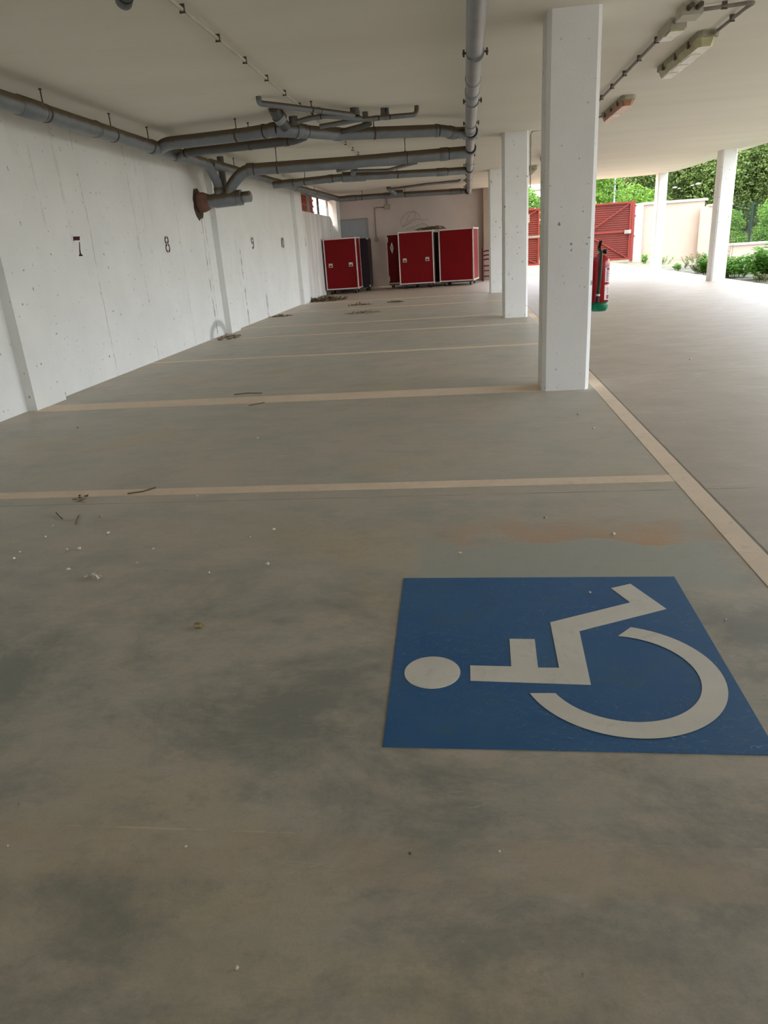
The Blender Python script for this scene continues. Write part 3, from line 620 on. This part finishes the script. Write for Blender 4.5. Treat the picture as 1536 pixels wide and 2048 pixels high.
# ================================================================= CHAIR
ch = thing('ladder_back_chair', 'dark red wooden ladder-back chair, partly behind the third white column', 'chair', (.75, 23.1, 0), rz=0)
def cpart(n, mb): return obj(n, mb, M['wood'], ch, world=False)
w2 = .2
for s in (-1, 1):
    cpart('leg', MB().tube([(s*w2, .18, 0), (s*w2, .18, .45)], .017, 10)); 
    cpart('back_post', MB().tube([(s*w2, -.16, 0), (s*w2, -.17, .45), (s*w2, -.21, .96)], .024, 10))
for k, z in enumerate((.62, .74, .86)):
    cpart('back_slat', MB().slab([(-w2, -.185-(z-.45)*.08, z-.02), (-.1, -.2-(z-.45)*.08, z), (.1, -.2-(z-.45)*.08, z), (w2, -.185-(z-.45)*.08, z-.02), (w2, -.185-(z-.45)*.08, z+.015), (.1, -.2-(z-.45)*.08, z+.045), (-.1, -.2-(z-.45)*.08, z+.045), (-w2, -.185-(z-.45)*.08, z+.015)], (0, .014, 0)))
cpart('seat', MB().box(-w2-.01, w2+.01, -.17, .2, .43, .465))
for z in (.14, .3):
    for a in (((-w2, -.16), (w2, -.16)), ((-w2, .18), (w2, .18)), ((-w2, -.16), (-w2, .18)), ((w2, -.16), (w2, .18))):
        cpart('stretcher', MB().tube([(*a[0], z), (*a[1], z)], .010, 8))
# ================================================================= FIRE EXTINGUISHER
ex, ey, ez = 1.066, 6.05, .60
fe = thing('fire_extinguisher', 'red fire extinguisher with green base hanging on the side of the nearest column', 'fire extinguisher', (ex, ey, ez))
R_ = .074
obj('cylinder', MB().lathe([(R_, .07), (R_, .36), (R_*.96, .39), (R_*.75, .415), (R_*.35, .43), (.018, .435)], (ex, ey, ez), 32), M['ext_red'], fe)
obj('green_base', MB().lathe([(R_*.55, 0), (R_*.8, .002), (R_*.97, .02), (R_*1.01, .05), (R_*1.01, .072)], (ex, ey, ez), 32), M['ext_green'], fe, 'green painted base')
obj('neck_valve', MB().lathe([(.02, .43), (.024, .435), (.024, .465), (.015, .47)], (ex, ey, ez), 16), M['brass'], fe)
obj('carry_handle', MB().beam((ex-.012, ey+.02, ez+.465), (ex-.02, ey-.075, ez+.475), .02, .012).beam((ex-.012, ey+.02, ez+.475), (ex-.015, ey-.07, ez+.53), .022, .014), M['black'], fe, 'black squeeze handle')
obj('pressure_gauge', MB().tube([(ex+.02, ey-.01, ez+.452), (ex+.045, ey-.02, ez+.452)], .016, 12), M['black'], fe)
hp = [(ex-.006, ey-.02, ez+.45), (ex-.008, ey-.075, ez+.455), (ex-.012, ey-.094, ez+.40), (ex-.014, ey-.092, ez+.25), (ex-.022, ey-.09, ez+.14)]
obj('hose', MB().tube(fillet(hp, .03), .0125, 12), M['hose'], fe, 'dark green hose')
obj('hose_band', MB().tube([(ex-.022, ey-.09, ez+.14), (ex-.023, ey-.09, ez+.125)], .016, 12), M['chrome'], fe)
obj('nozzle', MB().tube([(ex-.023, ey-.09, ez+.13), (ex-.027, ey-.088, ez+.075)], [.012, .015], 12), M['black'], fe)
def wrap(mb, a0, a1, z0, z1, k=1.012, n=8):
    vs = []
    for i in range(n+1):
        a = math.radians(a0+(a1-a0)*i/n)
        for z in (z0, z1): vs.append((ex+R_*k*math.cos(a), ey+R_*k*math.sin(a), ez+z))
    mb.add(vs, [(2*i, 2*i+2, 2*i+3, 2*i+1) for i in range(n)], True); return mb
lb = obj('front_label', wrap(wrap(MB(), -66, -8, .225, .335), -66, -8, .09, .205), M['label'], fe, 'white label with red print')
pr = MB()
# lettering runs vertically up the label: f i r e x - like column of dark strokes
for k in range(7):
    z = .235+k*.0125; wrap(pr, -50, -24-(k % 2)*5, z, z+.006, 1.02, 4)
wrap(pr, -54, -49, .232, .312, 1.02, 2); wrap(pr, -56, -18, .317, .332, 1.02, 4)
for k in range(8): wrap(pr, -46, -22-(k % 3)*4, .135+k*.0065, .1385+k*.0065, 1.02, 4)
wrap(pr, -50, -20, .095, .128, 1.02, 4)
obj('label_print', pr, M['ink'], lb, 'dark red printed lines')
obj('wall_bracket', MB().box(.98, 1.0, ey-.02, ey+.02, ez+.33, ez+.40), M['rod'], fe)
# ================================================================= GATE, OUTSIDE WALLS, FENCE
GY = 31.2
def leaf(x0, x1, flip, label, loc):
    r = thing('gate_leaf', label, 'gate', (x0, GY, 0), 'red double gate')
    mb = MB(); z = .12; zt = 2.22
    prof = []
    n = 26; dz = (zt-z)/n
    for i in range(n):
        a = z+i*dz; prof += [(0, a), (0, a+dz*.55), (.03, a+dz*.7), (.03, a+dz)]
    vs = [(x, GY+p, q) for p, q in prof for x in (x0, x1)]
    mb.add(vs, [(2*i, 2*i+1, 2*i+3, 2*i+2) for i in range(len(prof)-1)])
    obj('corrugated_sheet', mb, M['gate'], r)
    f = MB(); t = .06
    f.box(x0, x0+t, GY-.06, GY, .08, zt+.02); f.box(x1-t, x1, GY-.06, GY, .08, zt+.02); f.box(x0+t, x1-t, GY-.06, GY, .08, .14); f.box(x0+t, x1-t, GY-.06, GY, zt-.04, zt+.02); f.box(x0+t, x1-t, GY-.05, GY, 1.12, 1.17)
    obj('frame', f, M['gate_l'], r)
    for (za, zb) in ((1.16, zt-.03), (1.12, .13)):
        a, b_ = (x0+t, x1-t) if not flip else (x1-t, x0+t)
        obj('brace', MB().beam((a, GY-.025, za), (b_, GY-.025, zb), .04, .05, (0, 1, 0)), M['gate_l'], r)
    return r
g2 = leaf(4.86, 6.62, False, 'right leaf of the red corrugated metal gate, with the lock plate', 0)
obj('lock_plate', MB().box(6.38, 6.56, GY-.10, GY-.06, 1.06, 1.20), M['steelc'], g2); obj('lock_cover', MB().box(6.56, 6.62, GY-.13, GY-.10, 1.07, 1.20), M['lensw'], g2)
leaf(3.08, 4.82, True, 'left leaf of the red corrugated metal gate, glimpsed left of the nearest column', 0)
leaf(.9, 3.04, False, 'leftmost section of red corrugated gate, behind the columns', 0)
gp = thing('gate_post', 'slim red gate post at the right end of the gate', 'post', (6.68, GY, 0)); obj('post', MB().box(6.64, 6.74, GY-.09, GY+.05, 0, 2.27), M['gate_l'], gp)
for z in (.95, 1.7, 2.08): obj('hinge', MB().tube([(6.74, GY-.05, z), (6.80, GY-.05, z)], .02, 8), M['rod'], gp)
wa = thing('boundary_wall', 'tall cream rendered boundary wall right of the red gate', 'wall', (6.78, 31.3, 0))
obj('wall_body', MB().box(6.76, 9.42, 31.25, 31.45, -.05, 2.08), M['cream'], wa); obj('gate_pillar', MB().box(6.76, 7.08, 31.18, 31.25, -.05, 2.15), M['creamcap'], wa)
obj('coping', MB().box(7.08, 9.5, 31.2, 31.5, 2.08, 2.17), M['creamcap'], wa)
wb = thing('low_wall', 'low cream garden wall with pale coping under the green fence', 'wall', (9.4, 31.3, 0))
obj('wall_body', MB().box(9.2, 10.3, 30.8, 31.0, -.05, 1.86).box(10.3, 24, 30.8, 31.0, -.05, .36), M['cream'], wb)
obj('coping', MB().box(10.3, 24, 30.75, 31.05, .36, .44).box(9.42, 10.32, 30.75, 31.05, 1.86, 1.92), M['creamcap'], wb)
fn = thing('mesh_fence', 'green welded mesh fence standing on the low garden wall', 'fence', (10.4, 30.9, .44))
mb = MB()
x = 10.36
while x < 18: mb.beam((x, 30.9, .46), (x, 30.9, 1.86), .008, .008); x += .055
z = .48
while z < 1.86: mb.beam((10.36, 30.9, z), (18, 30.9, z), .008, .008); z += .11
obj('wire_mesh', mb, M['fence'], fn)
for x in (11.1, 13.6, 16.1): obj('post', MB().box(x-.03, x+.03, 30.85, 30.95, .44, 1.9), M['fence'], fn)
rl = thing('barrier_rail', 'white horizontal rail glimpsed between the second and the nearest column', 'rail', (1.6, 25, 0))
obj('rail', MB().box(1.2, 3.3, 24.97, 25.03, 1.15, 1.22), M['creamcap'], rl)
for x in (1.25, 3.2): obj('post', MB().box(x-.03, x+.03, 24.97, 25.03, -.01, 1.15), M['rod'], rl)
mbx = thing('meter_box', 'small pale box fixed high on a post beside the left part of the gate', 'box', (2.1, 26, 0))
obj('box_body', MB().box(2.02, 2.2, 25.96, 26.06, 1.64, 1.9), M['boxw'], mbx); obj('post', MB().box(2.04, 2.10, 25.98, 26.04, -.01, 1.64), M['rod'], mbx)
pl = thing('street_lamp', 'tall thin galvanised pole rising behind the red gate', 'pole', (6.6, 35, 0)); obj('pole', MB().tube([(6.6, 35, 0), (6.72, 35, 5.5)], [.045, .035], 10), M['pole'], pl)
# outside the high window on the left
ow = thing('sunlit_wall', 'pale sunlit outside wall seen through the high window', 'wall', (-5.6, 21, 0)); obj('wall_body', MB().box(-5.7, -5.5, 17, 26.5, 0, 3.6), M['bleach'], ow)
lt_ = MB()
for k in range(14): lt_.box(-4.42, -4.32, 19.05+k*.2, 19.17+k*.2, 1.9, 2.95)
for k in range(7): lt_.box(-4.43, -4.31, 19.0, 21.85, 1.9+k*.16, 1.96+k*.16)
tag(obj('brick_lattice', lt_, M['brick']), 'red brick lattice screen behind the left part of the high window', 'brick screen')
# ================================================================= PLANTS
def leaves(mb, blobs, n, size, rnd, aspect=.5, fill=.5):
    tot = sum(b[3]*b[4] for b in blobs)
    for (cx, cy, cz, rx, rz_) in blobs:
        k = int(n*rx*rz_/tot)
        for _ in range(k):
            u = rnd.uniform(-1, 1); a = rnd.uniform(0, 2*PI); q = rnd.uniform(fill, 1)**.5; s_ = math.sqrt(1-u*u)
            p = Vector((cx+rx*q*s_*math.cos(a), cy+rx*q*s_*math.sin(a), cz+rz_*q*u))
            d = Vector((rnd.gauss(0, 1), rnd.gauss(0, 1), rnd.gauss(0, .7))).normalized(); e = d.orthogonal().normalized(); e.rotate(Matrix.Rotation(rnd.uniform(0, 6.28), 3, d))
            l = size*rnd.uniform(.6, 1.3); w = l*aspect
            f_ = d.cross(e)*.15*l
            mb.add([p, p+d*l*.5+e*w*.5+f_, p+d*l, p+d*l*.5-e*w*.5+f_], [(0, 1, 2, 3)])
def tree_kind(seed, mat, h, r, n, size, label, name='leafy_tree', loc=(0, 0, 0), group=None, low=.12):
    rnd = random.Random(seed); root = thing(name, label, 'tree', loc, group)
    bl = []
    for k in range(16):
        t = rnd.uniform(low, 1); rr = r*(.35+.3*rnd.random())*(1.15-.55*t); a = rnd.uniform(0, 6.28); q = r*.62*(1-.55*t)*rnd.uniform(.3, 1)
        bl.append((q*math.cos(a), q*math.sin(a), h*(.1+.82*t), rr, rr*.8))
    mb = MB(); leaves(mb, bl, n, size, rnd); obj('crown', mb, M[mat], root, world=False)
    tk = MB().tube([(0, 0, -.2), (.05, 0, h*.4), (.1, .05, h*.85)], [.035*h*.5, .03*h*.4, .01*h], 8)
    for k in range(5):
        b_ = bl[k]; tk.tube([(.05, 0, h*.3), (b_[0]*.5, b_[1]*.5, (h*.3+b_[2])*.5), b_[:3]], [.06, .04, .02], 6)
    obj('trunk', tk, M['bark'], root, world=False)
    return root
# nearer bright trees
tA = tree_kind(1, 'leafA', 4.2, 1.9, 9000, .17, 'bright green tree just behind the right leaf of the red gate', loc=(6.0, 35.5, 0), group='bright trees behind the boundary')
copy_thing(tA, (2.7, 34.6, .05), 1.2, 'bright green shrubby tree behind the left part of the red gate', scale=(.9, .9, .75))
copy_thing(tA, (8.2, 37.2, -1.2), 2.2, 'bright green crown low above the cream wall next to the gate')
tB = copy_thing(tA, (14.6, 35.5, -.3), 2.9, 'tallest bright green tree, rising behind the green fence at the right edge', scale=(.85, .85, 1.5))
copy_thing(tA, (17.6, 36.5, -.4), .6, 'broad bright green tree behind the fence at the far right', scale=(1.1, 1.1, 1.25))
for k, (x, y, s_) in enumerate(((11.2, 33.4, .5), (12.7, 33.2, .55), (14.2, 33., .5), (15.9, 33.4, .6))):
    copy_thing(tA, (x, y, -.15), k*1.7, 'green bush growing close behind the mesh fence', 'bushes close behind the mesh fence', scale=(s_, s_, s_*.85))
# hillside
nx, ny = 40, 30; vs = []; rnd = random.Random(11)
def hz(x, y):
    s1 = min(1, max(0, (x-5)/10)); s1 = s1*s1*(3-2*s1)
    return max(-.1, (y-40)*.30*s1 + .5*math.sin(x*.4)*math.cos(y*.3)*s1)
for j in range(ny):
    for i in range(nx):
        x = -5+i*2.2; y = 38+j*2.2; vs.append((x, y, hz(x, y)+rnd.uniform(-.2, .2)-.05))
struct('trim_9', MB().add(vs, [(j*nx+i, j*nx+i+1, (j+1)*nx+i+1, (j+1)*nx+i) for j in range(ny-1) for i in range(nx-1)], True), M['scrub'])
tP = tree_kind(2, 'leafB', 5.0, 2.1, 8000, .2, 'olive green pine on the wooded slope beyond the walls', 'pine_tree', (9.5, 41, -.2), 'pines on the wooded slope', low=.0)
tQ = tree_kind(3, 'leafB', 6.0, 2.4, 8000, .2, 'olive green pine on the wooded slope beyond the walls', 'pine_tree', (13.5, 42, -.1), 'pines on the wooded slope', low=.0)
rnd = random.Random(21)
spots = [(x+rnd.uniform(-.8, .8), y+rnd.uniform(-1, 1)) for y, xs in ((42, (7.2, 11.2, 15.6, 18.4, 21)), (46, (8.5, 11, 13.5, 16, 19, 22)), (51, (9, 12, 15, 18, 21, 24)), (57, (10, 13.5, 17, 20, 23.5, 27)), (64, (12, 16, 20, 24, 28)), (72, (13, 18, 23, 28, 33))) for x in xs]
for k, (x, y) in enumerate(spots):
    s_ = rnd.uniform(.8, 1.25); copy_thing(tP if k % 2 else tQ, (x, y, hz(x, y)-.2), rnd.uniform(0, 6), scale=(s_, s_, s_*rnd.uniform(.85, 1.1)))
# rocks on the slope and far houses
for k, (px, py, Y, r_) in enumerate(((1350, 375, 39.6, .07), (1358, 377, 39.6, .05), (1397, 368, 39.6, .09), (1385, 371, 39.6, .06))):
    p = W(px, py, 1, Y); tag(obj('pale_rock', MB().blob(p, (r_*1.6, r_, r_*.6), k+3, 8, 5, .3), M['rock']), 'pale limestone outcrop showing among the trees on the slope', 'rock', 'pale outcrops on the slope')
p = W(1418, 366, 1, 42); hs = thing('hillside_house', 'small cream house with terracotta roof half hidden behind the right-hand column', 'house', (p.x, 42, 0))
obj('wall', MB().box(p.x-.6, p.x+1.2, 42, 44, p.z-2, p.z+.1), M['house'], hs); obj('roof', MB().slab([(p.x-.8, 41.8, p.z+.1), (p.x+1.4, 41.8, p.z+.1), (p.x+.3, 41.8, p.z+.55)], (0, 2.4, 0)), M['tile'], hs)
p = W(1083, 388, 1, 60); hs = thing('distant_house', 'white house with grey roof far behind the left part of the gate', 'house', (p.x, 60, 0))
obj('wall', MB().box(p.x-1.1, p.x+3, 60, 64, 0, p.z+.3), M['house'], hs); obj('roof', MB().slab([(p.x-1.4, 59.7, p.z+.3), (p.x+3.2, 59.7, p.z+.3), (p.x+1, 59.7, p.z+1.6)], (0, 4.6, 0)), M['roof'], hs)
obj('window', MB().box(p.x-.3, p.x+.4, 59.97, 60, p.z-1, p.z-.2), M['glass'], hs)
# garden bed by the slab edge
def bush(label, x, y, h, r, n, mat, size=.09, name='garden_bush', group=None, cat='bush', aspect=.42):
    rnd = random.Random(int(x*31+y*17)); root = thing(name, label, cat, (x, y, -.05), group); mb = MB(); st = MB()
    m_ = max(3, int(n/55))
    for k in range(m_):
        a = rnd.uniform(0, 6.28); q = r*math.sqrt(rnd.random()); bx_, by_ = q*math.cos(a)*.5, q*math.sin(a)*.5; tx, ty = q*math.cos(a), q*math.sin(a); hh = h*rnd.uniform(.6, 1)*(1-.35*(q/r)**2)
        st.tube([(bx_, by_, 0), ((bx_+tx)/2, (by_+ty)/2, hh*.5), (tx, ty, hh)], [.007, .006, .003], 5, sm=False)
        for j in range(int(n/m_)):
            t = rnd.uniform(.15, 1.); p = Vector((bx_+(tx-bx_)*t, by_+(ty-by_)*t, hh*t)); b = rnd.uniform(0, 6.28)
            d = Vector((math.cos(b), math.sin(b), rnd.uniform(.0, .9))).normalized(); e = d.cross(Vector((0, 0, 1))).normalized(); l = size*rnd.uniform(.7, 1.3); w = l*aspect
            f_ = Vector((0, 0, -.2*l)); mb.add([p, p+d*l*.5+e*w*.5, p+d*l+f_, p+d*l*.5-e*w*.5], [(0, 1, 2, 3)])
    obj('foliage', mb, M[mat], root, world=False); obj('stem', st, M['twig'], root, world=False); return root
B1 = bush('leafy bright green bush right of the slab edge column, nearest the column', 6.95, 17.7, .80, .62, 3000, 'leafC', .14)
bush('leafy bright green bush at the right edge of the view, beside the slab', 7.95, 17.4, .85, .68, 3200, 'leafC', .14)
bush('leafy green bush between the two larger bushes and the low wall', 8.6, 19.3, .75, .6, 2000, 'leafC', .14)
bush('small yellow green plant in front of the bushes at the slab edge', 6.75, 16.2, .26, .18, 260, 'leafA', .08)
bush('dark green low bush just right of the slab edge column', 6.55, 18.9, .6, .45, 1500, 'leafC', .12)
bush('yellow green tuft just left of the slab edge column', 6.45, 20.4, .62, .36, 1300, 'leafC', .12)
bush('grey green mounded weed at the slab edge between the two right columns', 6.65, 21.6, .42, .42, 1400, 'leafD', .07)
k = 0
for (x, y, h) in ((6.5, 23.4, .18), (6.9, 24.4, .22), (7.4, 23.3, .2), (6.4, 19.2, .15), (7.6, 26, .35), (8.2, 27.5, .3), (7.0, 27.5, .3), (8.3, 24.5, .25), (7.1, 16.1, .2), (7.6, 15.7, .22), (6.45, 17.0, .16), (6.9, 15.5, .16), (8.0, 16.0, .2), (8.6, 29, .3)):
    bush('low dry weed tuft on the gravel beside the slab edge', x, y, h*1.25, h*1.4, 420, 'leafD' if k % 3 else 'leafC', .06, 'weed_tuft', 'weed tufts on the gravel', 'weed'); k += 1
bush('tall thin dry weed stalks in front of the cream wall', 7.7, 23.6, 1.05, .28, 260, 'leafD', .06, 'tall_weed', None, 'weed', .3)
bush('tall dry stalk close left of the slab edge column, by the cream wall', 8.3, 24.6, 1.3, .14, 160, 'leafD', .06, 'tall_weed', None, 'weed', .3)
bush('small green weed at the foot of the gate pillar', 6.9, 29.5, .35, .3, 260, 'leafC', .1, 'weed_tuft', None, 'weed')
# ================================================================= DEBRIS
def clump(label, cx, cy, rx, ry, n, h, seed, name='leaf_litter', mat='litter', l0=.05):
    rnd = random.Random(seed); mb = MB()
    for _ in range(n):
        q = math.sqrt(rnd.random()); a = rnd.uniform(0, 6.28); zz = h*(1-q)*rnd.random()+.004; p = Vector((cx+rx*q*math.cos(a), cy+ry*q*math.sin(a), zz))
        d = Vector((rnd.gauss(0, 1), rnd.gauss(0, 1), rnd.gauss(0, .25))).normalized(); e = d.cross(Vector((0, 0, 1))).normalized(); l = l0*rnd.uniform(.5, 1.3)
        b2 = p+d*l; b2.z = max(.003, b2.z); mb.add([p, p+d*l*.5+e*l*.3+Vector((0, 0, .006)), b2, p+d*l*.5-e*l*.3], [(0, 1, 2, 3)])
    return tag(obj(name, mb, M[mat]), label, 'leaf litter', kind='stuff')
q = W(640, 600, 2, 0); clump('heap of dry leaves and twigs against the left wall by the red case', -3.6, 18.6, .55, .5, 700, .14, 1, l0=.09)
for k, (px, py, rx, ry, lb_) in enumerate(((720, 610, .28, .12, 'thin scatter of dark dry leaves mid floor, farther of the two by the bay lines'), (725, 626, .36, .22, 'larger scatter of dark dry leaves mid floor, nearer one'), (790, 604, .18, .1, 'small smudge of dry leaves right of the two mid floor scatters'), (545, 634, .25, .14, 'small dark leaf scatter by the foot of the left wall'), (432, 677, .16, .35, 'dark wet debris at the foot of the leaking pilaster'))):
    q = W(px, py, 2, 0); clump(lb_, max(q.x, -3.75), q.y, rx, ry, 150, .03, k+4, l0=.05)
pb = None
for k, (px, py, s_) in enumerate(((162, 996, 1), (215, 1068, 1.3), (202, 1034, .9), (159, 1098, 1.1), (134, 1100, .9), (137, 1140, 1.2), (90, 1075, .9), (105, 1052, .8), (40, 1105, .8), (28, 1118, 1), (394, 993, .9), (418, 1146, .7), (535, 1129, 1.1), (548, 1060, 1.1), (500, 1075, .8), (273, 1127, .8), (489, 709, 1.6), (1091, 1036, .8), (1227, 1069, 1.1), (919, 1107, 1.), (1451, 1240, .9), (1180, 1186, .7), (372, 1694, .7), (474, 1936, 1), (15, 1692, .7), (998, 1704, .7), (1157, 829, 1.1), (1188, 857, 1.2), (515, 877, 1.2), (155, 856, 1.2), (1381, 719, 1.4), (1173, 754, 1.6), (307, 1098, .7), (470, 1390, .6), (670, 1246, .5))):
    q = W(px, py, 2, 0)
    if pb is None:
        pb = tag(obj('pebble', MB().blob((0, 0, 0), (.009, .0065, .005), 4, 8, 5, .3), M['pebble'], world=False), 'tiny pale pebble lying on the concrete floor', 'pebble', 'pebbles scattered on the floor'); o = pb
    else: o = pb.copy(); col.objects.link(o)
    if py > 1200: s_ *= .55
    o.location = (q.x, q.y, .0045*s_); o.scale = (s_, s_, s_); o.rotation_euler.z = k*1.3
q = W(397, 1255, 2, 0); sh = thing('snail_shell', 'small brown snail shell on the floor left of the blue square', 'shell', (q.x, q.y, 0))
pts = [(q.x+.011*(1-i/34)*math.cos(i*.5), q.y+.011*(1-i/34)*math.sin(i*.5), .008+.0003*i) for i in range(30)]
obj('whorl', MB().tube(pts, [.0075*(1-i/34)+.001 for i in range(30)], 10), M['shell'], sh)
tw = lambda lab, ps, r=.004: tag(obj('twig', MB().tube([W(px, py, 2, .006) for px, py in ps], r, 6), M['twig']), lab, 'twig', 'twigs on the floor')
tw('thin twig lying across the near bay line at the left', [(255, 987), (285, 983), (311, 975)]); tw('thin twig in front of the broad cream band', [(498, 811), (512, 808), (529, 805)]); tw('short twig just behind the broad cream band', [(468, 789), (495, 786), (524, 786)])
tw('short dark twig left among the pebbles', [(112, 1025), (118, 1032), (125, 1038)], .003); tw('short crooked twig among the pebbles at the left', [(151, 1048), (154, 1038), (158, 1031)], .003)
tw('tiny twig beyond the near bay line', [(818, 1706), (822, 1708)], .003)
q = W(192, 1154, 2, 0); clump('small crumbled leaf with pale dust on the near floor at left', q.x, q.y, .045, .02, 26, .012, 33, 'dry_leaf', 'pebble', .02)
q = W(163, 998, 2, 0); clump('withered sprig lying on the near bay line', q.x, q.y, .03, .05, 20, .012, 34, 'dry_leaf', 'litter', .022)
# ================================================================= LIGHT
w = bpy.data.worlds.new('sky'); sc.world = w; w.use_nodes = True; nt = w.node_tree
bg = nt.nodes['Background']; sk = nt.nodes.new('ShaderNodeTexSky'); sk.sky_type = 'NISHITA'; sk.sun_disc = False
sk.sun_elevation = math.radians(55); sk.sun_rotation = math.radians(-110); sk.dust_density = 4; sk.air_density = 1.0; sk.ozone_density = 1
mixn = nt.nodes.new('ShaderNodeMix'); mixn.data_type = 'RGBA'; mixn.inputs[0].default_value = .5
nt.links.new(sk.outputs[0], mixn.inputs[6]); mixn.inputs[7].default_value = (6.4, 6.4, 6.5, 1)
nt.links.new(mixn.outputs[2], bg.inputs[0]); bg.inputs[1].default_value = .3
sun = bpy.data.lights.new('sun', 'SUN'); sun.energy = .35; sun.angle = math.radians(6); sun.color = (1, .94, .84)
so = bpy.data.objects.new('sun', sun); col.objects.link(so); so.rotation_euler = Vector((-.55, -.25, .85)).to_track_quat('Z', 'Y').to_euler()
sc.view_settings.view_transform = 'Standard'; sc.view_settings.look = 'None'; sc.view_settings.gamma = 1; sc.view_settings.use_curve_mapping = False
sc.view_settings.exposure = 2.24
sc.cycles.max_bounces = 12; sc.cycles.diffuse_bounces = 8
